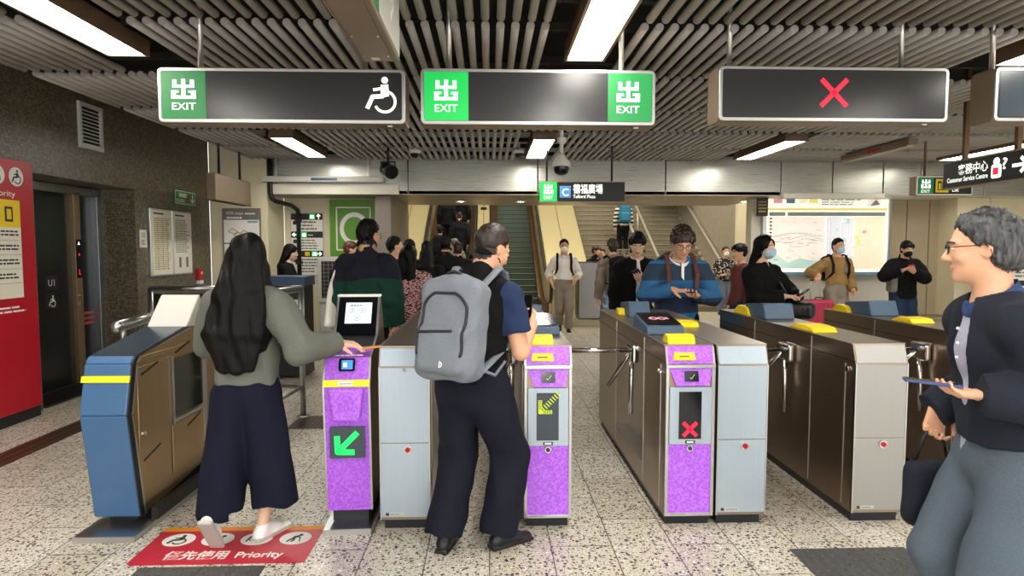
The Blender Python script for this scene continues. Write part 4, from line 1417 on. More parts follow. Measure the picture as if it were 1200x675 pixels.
t = thing('staircase', 'wide concrete staircase rising at the back right of the escalators', 'staircase', (0, 0, 0))
SY0 = 15.4
g = MB('stair_tread')
n = 44; rise = .155; run = rise / TG
for i in range(n):
    ya = SY0 + i * run; z = (i + 1) * rise
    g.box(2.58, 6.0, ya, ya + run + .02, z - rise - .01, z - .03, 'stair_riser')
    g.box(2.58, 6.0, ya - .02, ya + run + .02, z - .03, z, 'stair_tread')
    g.box(2.6, 5.98, ya - .022, ya + .03, z, z + .003, 'print_dark')
g.build('steps', t)
for x in (3.95, 4.35):
    g = MB('rail_alu'); g.tube([(x, SY0 - .3, .92), (x, SY0, .95), (x, SY0 + n * run, n * rise + .95)], .035, 12); g.tube([(x, SY0 - .3, .92), (x, SY0 - .3, 0)], .03, 12)
    for k in range(5):
        yy = SY0 + .6 + k * 2.4; g.tube([(x, yy, (yy - SY0) * TG), (x, yy, (yy - SY0) * TG + .95)], .025, 10)
    g.build('handrail', t)
g = MB('rail_alu'); g.tube([(5.91, SY0 - .2, .9), (5.91, SY0, .95), (5.91, SY0 + n * run, n * rise + .95)], .035, 12)
for k in range(6):
    yy = SY0 + .4 + k * 1.8; g.tube([(5.91, yy, (yy - SY0) * TG + .95), (6.0, yy, (yy - SY0) * TG + .9)], .015, 8)
g.build('handrail', t)
g = MB('tan_wall'); g.prism([(SY0, 0), (SY0, .10), (SY0 + n * run, n * rise + .12), (SY0 + n * run, n * rise - .3), (SY0 + .5, 0)], 'x', 5.95, 6.01); g.build('stringer', t)
g = MB('concrete'); g.box(4.9, 6.0, 18.2, 24, 3.3, 3.6); structure('wall_stair_ledge', g)

# grey steel box in front of the stairs
p = at(681, 307, 12.6); q = at(713, 372, 12.6)
t = thing('steel_cabinet', 'grey steel cabinet on a step beside man in white shirt', 'cabinet', (p.x - .05, 12.6, 0))
g = MB('door_steel'); g.box(0, .60, 0, .5, .14, p.z); g.build('body', t, bevel=.01)
g = MB('tan_wall'); g.box(-.25, .62, -.1, .55, 0, .14); g.build('base', t, bevel=.01)
mat('cab_grey', '#8e8c8c', .35, .6)
g = MB('cab_grey'); g.box(.01, .59, -.012, 0, .16, p.z - .02); dr = g.build('door', t, bevel=.004)
g = MB('black'); g.box(.26, .40, -.05, .0, .10, .16); g.build('lock', dr)
# small spot lamps in the soffit
for px in (428, 540, 610, 715, 872):
    q = onZ(px, 236, 2.40)
    t = thing('downlight', 'small round downlight in the soffit, ' + {428: 'near the green C board', 540: 'over the crowded escalator', 610: 'over the empty escalator', 715: 'right of the plaza sign', 872: 'near the map board'}[px], 'light', (q.x, min(q.y, 12.1), 2.40), group='soffit downlights')
    g = MB('alu'); g.lathe([(.10, 0), (.10, -.012), (.08, -.012), (.08, .0)], 24); g.build('rim', t)
    g = MB('lamp_white'); g.lathe([(.08, -.004), (0, -.004)], 24); g.build('diffuser', t)
# stair hall tubes of light high above
for x, y, L, nm in ((-1.2, 16.5, 4.0, 'crowded escalator'), (1.9, 16.5, 4.0, 'empty escalator'), (4.2, 16.5, 4.0, 'stairs')):
    t = thing('ceiling_light', 'glowing light high in the stair hall over the ' + nm, 'light', (x, y, 6.9))
    g = MB('lamp_box'); g.box(-.2, .2, -L / 2, L / 2, .03, .12); g.build('housing', t)
    g = MB('lamp_hall'); g.box(-.18, .18, -L / 2 + .03, L / 2 - .03, .0, .03); g.build('diffuser', t)
# ---------------------------------------------------------------- continuous surfaces from distance fields
A_ = lambda *v: np.array(v, dtype=np.float64)

def unit(v):
    v = np.asarray(v, float)
    return v / max(1e-9, np.linalg.norm(v))

def rotm(yaw=0., pitch=0., roll=0.):
    """yaw about z (left positive), pitch about x (nose down positive), roll about y"""
    cz, sz = math.cos(yaw), math.sin(yaw)
    cx, sx = math.cos(-pitch), math.sin(-pitch)
    cy, sy = math.cos(roll), math.sin(roll)
    Rz = np.array([[cz, -sz, 0], [sz, cz, 0], [0, 0, 1]])
    Rx = np.array([[1, 0, 0], [0, cx, -sx], [0, sx, cx]])
    Ry = np.array([[cy, 0, sy], [0, 1, 0], [-sy, 0, cy]])
    return Rz @ Rx @ Ry


class Field:
    def __init__(s, h):
        s.h = h
        s.ops = []

    def _p(s, fn, lo, hi, k, op):
        s.ops.append((fn, np.asarray(lo, float), np.asarray(hi, float), k, op))
        return s

    def rc(s, a, b, ra, rb, k=.02, op='u'):
        a, b = np.asarray(a, float), np.asarray(b, float)
        ab = b - a
        L = max(1e-9, ab @ ab)
        def fn(X, Y, Z):
            px, py, pz = X - a[0], Y - a[1], Z - a[2]
            t = np.clip((px * ab[0] + py * ab[1] + pz * ab[2]) / L, 0, 1)
            dx, dy, dz = px - t * ab[0], py - t * ab[1], pz - t * ab[2]
            return np.sqrt(dx * dx + dy * dy + dz * dz) - (ra + (rb - ra) * t)
        R = max(ra, rb)
        return s._p(fn, np.minimum(a, b) - R, np.maximum(a, b) + R, k, op)

    def ec(s, a, b, r0, r1, side=(1, 0, 0), k=.02, op='u'):
        """tapered link with an elliptical section: radii along `side` and across it"""
        a, b = np.asarray(a, float), np.asarray(b, float)
        w = b - a
        L = max(1e-6, np.linalg.norm(w))
        w = w / L
        u = np.asarray(side, float)
        u = unit(u - w * (u @ w))
        v = np.cross(w, u)
        def fn(X, Y, Z):
            px, py, pz = X - a[0], Y - a[1], Z - a[2]
            t = px * w[0] + py * w[1] + pz * w[2]
            q = np.clip(t / L, 0, 1)
            e = t - q * L
            ru = r0[0] + (r1[0] - r0[0]) * q
            rv = r0[1] + (r1[1] - r0[1]) * q
            du = (px * u[0] + py * u[1] + pz * u[2]) / ru
            dv = (px * v[0] + py * v[1] + pz * v[2]) / rv
            m = np.minimum(ru, rv)
            n = np.sqrt(du * du + dv * dv + (e / m) ** 2)
            g = np.sqrt((du / ru) ** 2 + (dv / rv) ** 2 + (e / m / m) ** 2) + 1e-6
            return n * (n - 1) / g
        R = max(r0 + r1) if isinstance(r0, tuple) else 1
        return s._p(fn, np.minimum(a, b) - R, np.maximum(a, b) + R, k, op)

    def el(s, c, r, R=None, k=.02, op='u'):
        c = np.asarray(c, float)
        R = np.eye(3) if R is None else R
        def fn(X, Y, Z):
            px, py, pz = X - c[0], Y - c[1], Z - c[2]
            q = [(px * R[0, i] + py * R[1, i] + pz * R[2, i]) / r[i] for i in range(3)]
            n = np.sqrt(q[0] ** 2 + q[1] ** 2 + q[2] ** 2)
            g = np.sqrt((q[0] / r[0]) ** 2 + (q[1] / r[1]) ** 2 + (q[2] / r[2]) ** 2) + 1e-6
            return n * (n - 1) / g
        e = np.sqrt(((R * np.asarray(r)) ** 2).sum(1))
        return s._p(fn, c - e, c + e, k, op)

    def box(s, c, half, r=.01, R=None, k=.01, op='u'):
        c = np.asarray(c, float)
        R = np.eye(3) if R is None else R
        def fn(X, Y, Z):
            px, py, pz = X - c[0], Y - c[1], Z - c[2]
            q = [np.abs(px * R[0, i] + py * R[1, i] + pz * R[2, i]) - half[i] + r for i in range(3)]
            o = np.sqrt(sum(np.maximum(x, 0) ** 2 for x in q))
            return o + np.minimum(np.maximum(np.maximum(q[0], q[1]), q[2]), 0) - r
        e = (np.abs(R) * np.asarray(half)).sum(1)
        return s._p(fn, c - e, c + e, k, op)

    def cut(s, p, n, rad=None, k=.004):
        """remove what lies on the n side of the plane through p (within rad of p)"""
        p, n = np.asarray(p, float), unit(n)
        def fn(X, Y, Z):
            d = -((X - p[0]) * n[0] + (Y - p[1]) * n[1] + (Z - p[2]) * n[2])
            if rad is not None:
                d = np.maximum(d, np.sqrt((X - p[0]) ** 2 + (Y - p[1]) ** 2 + (Z - p[2]) ** 2) - rad)
            return d
        big = 9. if rad is None else rad
        return s._p(fn, p - big, p + big, k, 's')

    def wrinkle(s, amp, freq, seed=0, stretch=(1, 1, 1)):
        rs = np.random.RandomState(seed)
        W = rs.normal(size=(7, 3)) * freq * np.asarray(stretch)
        ph = rs.uniform(0, 6.28, 7)
        def fn(X, Y, Z):
            X, Y, Z = np.broadcast_arrays(X, Y, Z)
            o = 0.
            wob = .6 * np.sin(X * freq * .5 + Z * freq * .35 + seed)
            for i in range(7):
                o = o + np.sin(W[i, 0] * X + W[i, 1] * Y + W[i, 2] * Z + ph[i] + wob * 2)
            return o * (amp / 2.6)
        s.ops.append((fn, None, None, 0, 'd'))
        return s

    def mesh(s):
        los = [lo for f, lo, hi, k, op in s.ops if op == 'u']
        his = [hi for f, lo, hi, k, op in s.ops if op == 'u']
        h = s.h
        lo = np.min(los, 0) - 3 * h
        n = np.ceil((np.max(his, 0) + 3 * h - lo) / h).astype(int) + 1
        ax = [lo[i] + h * np.arange(n[i]) for i in range(3)]
        Dd = np.full(n, .25, np.float32)
        for fn, a, b, k, op in s.ops:
            if op == 'd':
                m = np.abs(Dd) < .03
                ii = np.nonzero(m)
                Dd[ii] += fn(ax[0][ii[0]], ax[1][ii[1]], ax[2][ii[2]]).astype(np.float32)
                continue
            pad = k + 3 * h
            i0 = np.clip(np.floor((a - pad - lo) / h).astype(int), 0, n)
            i1 = np.clip(np.ceil((b + pad - lo) / h).astype(int) + 1, 0, n)
            if (i1 <= i0).any():
                continue
            sl = tuple(slice(i0[j], i1[j]) for j in range(3))
            X = ax[0][sl[0]][:, None, None]; Y = ax[1][sl[1]][None, :, None]; Z = ax[2][sl[2]][None, None, :]
            d2 = fn(X, Y, Z).astype(np.float32)
            d1 = Dd[sl]
            if op == 'u':
                if k > 0:
                    q = np.clip(.5 + .5 * (d1 - d2) / k, 0, 1)
                    Dd[sl] = d1 + (d2 - d1) * q - k * q * (1 - q)
                else:
                    Dd[sl] = np.minimum(d1, d2)
            else:
                d2 = -d2
                if k > 0:
                    q = np.clip(.5 - .5 * (d1 - d2) / k, 0, 1)
                    Dd[sl] = d1 + (d2 - d1) * q + k * q * (1 - q)
                else:
                    Dd[sl] = np.maximum(d1, d2)
        return nets(Dd, lo, h)


def nets(Dd, lo, h):
    S = Dd < 0
    cnt = np.zeros(tuple(x - 1 for x in S.shape), np.int8)
    offs = [(i, j, k) for i in (0, 1) for j in (0, 1) for k in (0, 1)]
    nx, ny, nz = cnt.shape
    for i, j, k in offs:
        cnt += S[i:i + nx, j:j + ny, k:k + nz]
    act = (cnt > 0) & (cnt < 8)
    ai = np.argwhere(act)
    idx = np.full(cnt.shape, -1, np.int32)
    idx[act] = np.arange(len(ai))
    acc = np.zeros((len(ai), 3)); nn = np.zeros(len(ai))
    for a in offs:
        for d in range(3):
            if a[d]:
                continue
            b = list(a); b[d] = 1
            da = Dd[ai[:, 0] + a[0], ai[:, 1] + a[1], ai[:, 2] + a[2]]
            db = Dd[ai[:, 0] + b[0], ai[:, 1] + b[1], ai[:, 2] + b[2]]
            m = (da < 0) != (db < 0)
            t = np.where(m, da / np.where(m, da - db, 1), 0)
            acc += np.where(m[:, None], np.asarray(a, float) + np.eye(3)[d] * t[:, None], 0)
            nn += m
    V = lo + h * (ai + acc / nn[:, None])
    F = []
    for d in range(3):
        u, v = (d + 1) % 3, (d + 2) % 3
        sl0 = [slice(1, -1)] * 3; sl1 = [slice(1, -1)] * 3
        sl0[d] = slice(0, -1); sl1[d] = slice(1, None)
        A, B = S[tuple(sl0)], S[tuple(sl1)]
        e = np.argwhere(A != B)
        if not len(e):
            continue
        inside = A[tuple(e.T)]
        base = e.copy()
        base[:, u] += 1; base[:, v] += 1
        q = []
        for du, dv in ((-1, -1), (0, -1), (0, 0), (-1, 0)):
            c = base.copy(); c[:, u] += du; c[:, v] += dv
            q.append(idx[c[:, 0], c[:, 1], c[:, 2]])
        q = np.stack(q, 1)
        q[~inside] = q[~inside][:, ::-1]
        F.append(q)
    F = np.concatenate(F) if F else np.zeros((0, 4), int)
    F = F[(F >= 0).all(1)]
    return V, F


def net_object(name, F, mats, parent, classify=None, smooth=1):
    V, Q = F.mesh()
    if smooth:
        e = np.concatenate([Q[:, [0, 1]], Q[:, [1, 2]], Q[:, [2, 3]], Q[:, [3, 0]]])
        for _ in range(smooth):
            acc = np.zeros_like(V); c = np.zeros(len(V))
            for a, b in ((0, 1), (1, 0)):
                for j in range(3):
                    acc[:, j] += np.bincount(e[:, a], V[e[:, b], j], len(V))
                c += np.bincount(e[:, a], minlength=len(V))
            V = V * .5 + .5 * acc / np.maximum(c, 1)[:, None]
    me = D.meshes.new(name)
    me.vertices.add(len(V)); me.vertices.foreach_set('co', V.astype(np.float32).ravel())
    me.loops.add(len(Q) * 4); me.loops.foreach_set('vertex_index', Q.astype(np.int32).ravel())
    me.polygons.add(len(Q)); me.polygons.foreach_set('loop_start', np.arange(0, len(Q) * 4, 4, dtype=np.int32))
    me.polygons.foreach_set('use_smooth', np.ones(len(Q), bool))
    for k in ([mats] if isinstance(mats, str) else mats):
        me.materials.append(MATS[k])
    if classify is not None:
        C = V[Q].mean(1)
        me.polygons.foreach_set('material_index', classify(C).astype(np.int32))
    me.update(calc_edges=True)
    o = D.objects.new(name, me)
    COL.objects.link(o)
    if parent:
        o.parent = parent
    return o


def ik(a, t, l1, l2, hint):
    """middle joint of a two-bone limb; the end is pulled in when it is out of reach"""
    a, t = np.asarray(a, float), np.asarray(t, float)
    d = t - a
    L = np.linalg.norm(d)
    if L > (l1 + l2) * .995:
        t = a + d / L * (l1 + l2) * .995
        d = t - a
        L = np.linalg.norm(d)
    w = d / L
    x = (l1 * l1 - l2 * l2 + L * L) / (2 * L)
    y = math.sqrt(max(0, l1 * l1 - x * x))
    hn = np.asarray(hint, float)
    hn = hn - w * (hn @ w)
    return a + w * x + unit(hn) * y, t


def skeleton(H, sp):
    g = sp.get('girth', 1.)
    J = {'H': H, 'g': g, 'h': sp.get('h', .009)}
    P = A_(sp.get('px', 0.), sp.get('py', 0.), .52 * H - sp.get('drop', 0.))
    lean, side, tw = sp.get('lean', 0.), sp.get('side', 0.), sp.get('twist', 0.)
    d = unit(A_(math.sin(side), math.sin(lean), math.cos(lean)))
    rx = A_(math.cos(tw), math.sin(tw), 0)
    J['P'], J['d'], J['rx'] = P, d, rx
    bend = sp.get('bend', 0.)          # extra stoop of the upper back
    d2 = unit(d + A_(0, math.sin(bend), 0))
    J['d2'] = d2
    J['W'] = P + d * .10 * H
    J['C'] = P + d * .10 * H + d2 * .11 * H
    J['N'] = P + d * .10 * H + d2 * .195 * H
    sh = J['N'] - d2 * .030 * H
    sw = .101 * H * sp.get('shw', 1.)
    J['S'] = [sh - rx * sw, sh + rx * sw]
    Rh = rotm(sp.get('hyaw', 0.), sp.get('hpitch', 0.), sp.get('hroll', 0.))
    J['R'] = Rh
    k = H / 1.72 * sp.get('headk', 1.)
    J['k'] = k
    nd = unit(d2 + A_(0, sp.get('neckf', .15) + .5 * math.sin(sp.get('hpitch', 0.)), 0))
    J['HB'] = J['N'] + nd * .052 * H
    J['HC'] = J['HB'] + Rh @ A_(0, .018, .112) * k
    feet = sp.get('feet', ((-.09, 0, .1), (.09, 0, -.1)))
    J['hip'] = [P + A_(-.052 * H, 0, -.015 * H), P + A_(.052 * H, 0, -.015 * H)]
    J['foot'] = []
    J['knee'] = []
    J['ank'] = []
    for i in (0, 1):
        f = tuple(feet[i]) + (0.,) * (5 - len(feet[i]))
        x, y, yaw, z, pit = f
        R = rotm(yaw, pit)
        ank = A_(x, y, z) + R @ A_(0, -.05 * k, .085 * k)
        kn, ank = ik(J['hip'][i], ank, .245 * H, .235 * H, R @ A_(0, 1, 0) + A_(0, .6, 0))
        J['foot'].append((A_(x, y, z), R)); J['knee'].append(kn); J['ank'].append(ank)
    J['elb'], J['wri'], J['hand'] = [], [], []
    for i, nm in enumerate(('L', 'R')):
        s = -1 if i == 0 else 1
        a = sp.get('arm' + nm)
        S = J['S'][i] + A_(0, 0, -.01 * H)
        J['S'][i] = S
        if a is None:
            a = {}
        t = a.get('w', S + A_(s * .035 * H, .03 * H, -.305 * H))
        e, t = ik(S, t, .168 * H, .15 * H, a.get('hint', (s * .5, -1, -.3)))
        J['elb'].append(e); J['wri'].append(t)
        fd = unit(a.get('f', t - e)); pn = np.asarray(a.get('n', (-s, .1, 0)), float)
        pn = unit(pn - fd * (pn @ fd))
        J['hand'].append(dict(w=t, f=fd, n=pn, side=s, curl=a.get('curl', .35), thumb=a.get('thumb', .5), k=k * a.get('k', 1.)))
    return J


def hand_ops(F, hd):
    """palm, four fingers of their own lengths with two bends, and a thumb from the side of the palm"""
    w, f, n, k, c = hd['w'], hd['f'], hd['n'], hd['k'], hd['curl']
    lat = np.cross(n, f)
    T = lat * hd['side']                  # thumb side
    if hd.get('flip'):
        T = -T
    R = np.stack([T, f, n], 1)
    F.rc(w - f * .02 * k, w + f * .02 * k, .024 * k, .024 * k, .015)
    F.box(w + f * .050 * k, (.040 * k, .046 * k, .0135 * k), .012 * k, R, .014)
    F.el(w + f * .035 * k + T * .026 * k + n * .008 * k, (.018 * k, .032 * k, .016 * k), R, .01)
    for i, (off, ln) in enumerate(((.031, .072), (.0105, .080), (-.0105, .074), (-.031, .058))):
        p = w + f * (.090 - .004 * abs(i - 1)) * k + T * off * k
        sp_ = T * (.14 - .09 * i)
        a = 0.
        r = (.0092 - .0004 * i) * k
        for j, (q, cc) in enumerate(((.44, .55), (.31, 1.0), (.25, .7))):
            a += c * cc * (1 + .08 * i)
            dr = unit(f * math.cos(a) + n * math.sin(a) + sp_ * (1 if j == 0 else .6))
            p2 = p + dr * ln * q * k
            F.rc(p, p2, r, r * .92, .004 if j else .008)
            p = p2; r *= .92
    p = w + f * .022 * k + T * .030 * k
    th = hd['thumb']
    d1 = unit(f * .75 + T * .75 + n * (.3 + .4 * th))
    p2 = p + d1 * .040 * k
    F.rc(p, p2, .0135 * k, .0115 * k, .012)
    d2 = unit(f * .9 + T * (.45 - .5 * th) + n * (.35 + .5 * th))
    p3 = p2 + d2 * .030 * k
    F.rc(p2, p3, .011 * k, .0100 * k, .004)
    d3 = unit(f * .95 + T * (.1 - .4 * th) + n * (.4 + .4 * th))
    F.rc(p3, p3 + d3 * .024 * k, .0100 * k, .0082 * k, .004)


def head_ops(F, J, female=False, jaw=1.):
    R, c, k = J['R'], J['HC'], J['k']
    q = lambda x, y, z: c + R @ A_(x, y, z) * k
    e = lambda *r: tuple(x * k for x in r)
    F.el(q(0, -.012, .036), e(.075, .095, .086), R, .01)
    F.el(q(0, .022, -.020), e(.066, .074, .088), R, .03)
    F.el(q(0, .040, -.078), e(.046 * jaw, .046, .040), R, .025)
    F.el(q(0, .066, -.102), e(.022, .022, .016), R, .02)
    for s in (-1, 1):
        F.el(q(s * .038, .062, -.028), e(.024, .022, .022), R, .02)         # cheek
        F.el(q(s * .032, .098, .006), e(.018, .014, .011), R, .012, 's')    # eye socket
        F.ec(q(s * .012, .089, .026), q(s * .050, .074, .024), e(.008, .008), e(.006, .006), (0, 0, 1), .012)
        F.el(q(s * .031, .081, .005), e(.014, .012, .012), R, .006)         # lids over the eyeball
        F.el(q(s * .075, -.006, -.004), e(.009, .020, .031), R @ rotm(s * .35), .006)
        F.el(q(s * .079, .002, -.004), e(.005, .010, .017), R @ rotm(s * .35), .004, 's')
        F.el(q(s * .013, .098, -.036), e(.009, .010, .008), R, .006)        # nostril wing
    F.rc(q(0, .090, .014), q(0, .110, -.028), .008 * k, .0105 * k, .012)
    F.el(q(0, .112, -.032), e(.011, .010, .010), R, .008)
    F.el(q(0, .094, -.058), e(.022, .008, .0055), R, .004)
    F.el(q(0, .092, -.068), e(.019, .008, .006), R, .004)
    F.el(q(0, .101, -.063), e(.020, .006, .0016), R, .002, 's')
    n0 = J['N'] - J['d2'] * .02 * J['H']
    nr = .031 if female else .035
    F.rc(n0, q(0, -.022, -.055), nr * J['H'], (.052 if female else .058) * k, .03)


def body_ops(F, J, female=False):
    H, g, P, W, C, N, rx = J['H'], J['g'], J['P'], J['W'], J['C'], J['N'], J['rx']
    F.ec(P, W, (.088 * H * g, .062 * H * g), (.078 * H * g, .056 * H * g), rx, .03)
    F.ec(W, C, (.078 * H * g, .056 * H * g), (.092 * H * g, .062 * H * g), rx, .04)
    F.ec(C, N - J['d2'] * .03 * H, (.092 * H * g, .062 * H * g), (.08 * H, .045 * H), rx, .04)
    for i in (0, 1):
        F.rc(N, J['S'][i], .034 * H, .036 * H, .03)
        F.rc(J['S'][i], J['elb'][i], .033 * H * g, .026 * H, .02)
        F.rc(J['elb'][i], J['wri'][i], .027 * H, .0165 * H, .012)
        F.rc(J['hip'][i], J['knee'][i], .050 * H * g, .034 * H, .03)
        F.rc(J['knee'][i], J['knee'][i] * .62 + J['ank'][i] * .38 + A_(0, -.008 * H, 0), .032 * H, .032 * H, .02)
        F.rc(J['knee'][i], J['ank'][i], .030 * H, .019 * H, .02)
        p, R = J['foot'][i]
        k = J['k']
        F.ec(p + R @ A_(0, -.06, .035) * k, p + R @ A_(0, .10, .026) * k, (.028 * k, .030 * k), (.034 * k, .020 * k), R @ A_(1, 0, 0), .02)
        hand_ops(F, J['hand'][i])
    head_ops(F, J, female)


def top_ops(J, o):
    """upper garment: body of the garment cut at the hem, then sleeves cut at the cuff"""
    H, g, P, W, C, N, rx, d2 = J['H'], J['g'], J['P'], J['W'], J['C'], J['N'], J['rx'], J['d2']
    e = o.get('ease', .012)
    F = Field(o.get('h', J['h']))
    hem = o.get('hem', .50) * H
    lowz = A_(P[0], P[1], min(P[2], hem) - .02)
    hipw = o.get('hipw', .094) * H * g + e
    F.ec(lowz, W, (hipw, .068 * H * g + e), (.084 * H * g + e, .062 * H * g + e), rx, .03)
    F.ec(W, C, (.084 * H * g + e, .062 * H * g + e), (.096 * H * g + e, .066 * H * g + e), rx, .04)
    F.ec(C, N - d2 * .035 * H, (.096 * H * g + e, .066 * H * g + e), (.082 * H + e, .048 * H + e), rx, .04)
    for i in (0, 1):
        F.rc(N - d2 * .003 * H, J['S'][i], .036 * H + e * .6, .037 * H + e * .7, .03)
    F.cut((P[0], P[1], hem), (0, 0, -1), None, .004)
    sl = o.get('sleeve', 1.)
    r0, r1, r2 = (x * H + e for x in o.get('slr', (.038, .033, .024)))
    for i in (0, 1):
        S, E, Wr = J['S'][i], J['elb'][i], J['wri'][i]
        if sl <= 0:
            F.cut(S + (S - N) * .28, S - N, .09)
            continue
        if sl < 1:
            E2 = S + (E - S) * sl
            F.rc(S, E2 + unit(E - S) * .004, r0 * .90, r0, .03)
            F.cut(E2, E - S, r0 * 1.5 + .01)
        else:
            F.rc(S, S * .6 + E * .4, r0 * .90, r0 * .98, .035); F.rc(S * .6 + E * .4, E, r0 * .98, r1, .02)
            end = E + (Wr - E) * o.get('cuff', .97)
            F.rc(E, end + unit(Wr - E) * .004, r1, r2, .02)
            F.cut(end, Wr - E, r2 * 1.5 + .01)
    cl = o.get('collar', 'crew')
    nd = unit(J['HB'] - N)
    if cl in ('stand', 'shirt'):
        top = N + nd * (.040 if cl == 'stand' else .030) * H
        F.rc(N - nd * .02 * H, top + nd * .05, .050 * H + e * .3, .046 * H + e * .3, .012)
        F.cut(top, nd + A_(0, .25, 0), .105)
        F.rc(N - nd * .0 * H, top + nd * .10, .041 * H, .043 * H, .004, 's')
    if cl == 'crew':
        F.rc(N + nd * .004 * H, N + nd * .10 * H, .042 * H, .044 * H, .006, 's')
    if cl == 'hood':
        b = N + A_(0, -.055 * H, .006 * H)
        F.el(b, (.075 * H, .040 * H, .05 * H), None, .03)
        F.rc(N, N + nd * .10 * H, .042 * H, .044 * H, .006, 's')
    if o.get('open'):                      # open front: a wedge that widens towards the hem
        wd = o['open']
        fr = J['C'] + A_(0, .12 * H, 0)
        for a, b, r0_, r1_ in (((N[0], N[1] + .085 * H, N[2] + .0), (P[0], P[1] + .12 * H, hem - .05), wd * .8, wd * 1.2),):
            F.ec(a, b, (r0_, .085), (r1_, .085), (1, 0, 0), .006, 's')
    if o.get('wr', .004):
        F.wrinkle(o.get('wr', .004), o.get('wf', 34.), o.get('seed', 3), o.get('wst', (1, 1, 1)))
    return F


def trouser_ops(J, o):
    H, g, P = J['H'], J['g'], J['P']
    e = o.get('ease', .01)
    F = Field(o.get('h', J['h']))
    F.ec(P + A_(0, 0, -.03 * H), J['W'], (.088 * H * g + e, .066 * H * g + e), (.080 * H * g + e, .060 * H * g + e), J['rx'], .03)
    F.cut(P + J['d'] * .07 * H, J['d'], None)
    wk, wa = o.get('knee', .038) * H + e, o.get('hem_r', .030) * H + e
    for i in (0, 1):
        F.rc(J['hip'][i], J['knee'][i], .055 * H * g + e, wk, .03)
        hip, kn, an = J['hip'][i], J['knee'][i], J['ank'][i]
        end = an + (kn - an) * o.get('up', .0) - unit(an - kn) * 0.
        F.rc(kn, end + unit(an - kn) * .03, wk, wa, .03)
        F.cut(end + unit(an - kn) * .008, an - kn, .16)
    F.wrinkle(o.get('wr', .005), o.get('wf', 30.), o.get('seed', 5), o.get('wst', (1, 1, .5)))
    return F


def shoe(J, i, mats, parent, sole=.014, h=None, high=0.):
    p, R = J['foot'][i]
    k = J['k']
    F = Field(h or min(J['h'], .006))
    q = lambda x, y, z: p + R @ A_(x, y, z) * k
    u = R @ A_(1, 0, 0)
    F.ec(q(0, -.075, .035), q(0, .03, .035), (.034 * k, .035 * k), (.036 * k, .034 * k), u, .02)
    F.ec(q(0, .03, .030), q(0, .125, .020), (.037 * k, .030 * k), (.036 * k, .024 * k), u, .02)
    F.rc(q(0, -.055, .05), q(0, -.048, .085 + high), .036 * k, .037 * k, .02)
    F.rc(q(0, -.02, .06), q(0, .05, .045), .030 * k, .028 * k, .02)
    F.box(q(0, .022, sole * .5), (.039 * k, .130 * k, sole * .5 * k + .002), .006, R, .006)
    F.cut(q(0, 0, 0), -(R @ A_(0, 0, 1)), .3)
    F.cut(q(0, -.05, .095 + high), R @ A_(0, -.1, 1), .12)
    def cl(C):
        zz = (C - p) @ (R @ A_(0, 0, 1))
        return (zz < sole * k * 1.15).astype(int)
    return net_object('shoe', F, mats, parent, cl)


def hair_field(J, style, h=None, seed=1, vol=.012):
    R, c, k = J['R'], J['HC'], J['k']
    q = lambda x, y, z: c + R @ A_(x, y, z) * k
    e = lambda *r: tuple(x * k for x in r)
    F = Field(h or min(J['h'], .006))
    if style in ('short', 'thin'):
        F.el(q(0, -.014, .045), e(.0765 + vol * .75, .095 + vol * .7, .085 + vol), R, .01)
    else:
        F.el(q(0, -.014, .038), e(.075 + vol, .094 + vol, .086 + vol), R, .01)
    if style in ('short', 'thin', 'fringe', 'bowl', 'full'):
        if style != 'thin':
            F.el(q(0, -.045, -.005), e(.071 + vol * .4, .061 + vol * .4, .08), R, .03)
        if style == 'full':
            F.el(q(0, -.06, -.035), e(.070 + vol * .6, .055 + vol * .6, .07), R, .03)
        if style == 'fringe':
            F.cut(q(0, .075, .038), R @ A_(0, .80, -.60), None, .008)
        elif style == 'full':
            F.cut(q(0, .064, .066), R @ A_(0, .80, -.60), None, .018)
        elif style == 'bowl':
            F.el(q(0, .03, .055), e(.07 + vol, .068, .05), R, .03)
            F.cut(q(0, .07, .028), R @ A_(0, .62, -.78), None, .008)
        else:
            F.cut(q(0, .066, .070), R @ A_(0, .66, -.75), None, .022)
        F.cut(q(0, -.05, -.078), R @ A_(0, .1, -1), None, .022)
        for s in (-1, 1):      # clear the ears and temples
            F.el(q(s * .085, .01, -.018), e(.022, .034, .036), R, .016, 's')
        F.el(q(0, .085, -.02), e(.058, .045, .075), R, .012, 's')
        F.wrinkle(.004 if style != 'thin' else .0016, 110., seed, (1, .8, .5)); F.wrinkle(.0025 if style != 'thin' else .0012, 260., seed + 1, (1, 1, .4))
    else:
        F.el(q(0, -.035, -.03), e(.085, .075, .10), R, .03)
        F.el(q(0, .098, -.015), e(.060, .060, .092), R, .012, 's')
        F.rc(q(0, .04, -.14), q(0, .10, -.12), .06 * k, .08 * k, .02, 's')
    return F
# ---------------------------------------------------------------- people
mat('skin', '#dba888', .5, sub=.08); mat('skin_tan', '#c98f6c', .5, sub=.08); mat('skin_pale', '#e6bd9f', .5, sub=.08)
mat('lip', '#bd8070', .5); mat('stubble', '#1f1814', .6, noise=.3, nscale=(300, 300, 300)); mat('stubble_brown', '#2b1f18', .55, noise=.4, nscale=(200, 200, 40)); mat('stubble_grey', '#4a4744', .6, noise=.5, nscale=(200, 200, 200)); mat('eye_white', '#e8e4dc', .2); mat('iris', '#20140e', .15)
mat('hair_black', '#0a0807', .55, spec=.2, bump=.5, bscale=(90, 90, 9), noise=.4, nscale=(60, 60, 6))
mat('hair_long', '#0a0807', .52, spec=.18, bump=.7, bscale=(150, 60, 5), noise=.5, nscale=(90, 40, 4))
mat('hair_brown', '#2a1c14', .45, bump=.5, bscale=(80, 80, 10), noise=.4, nscale=(60, 60, 8))
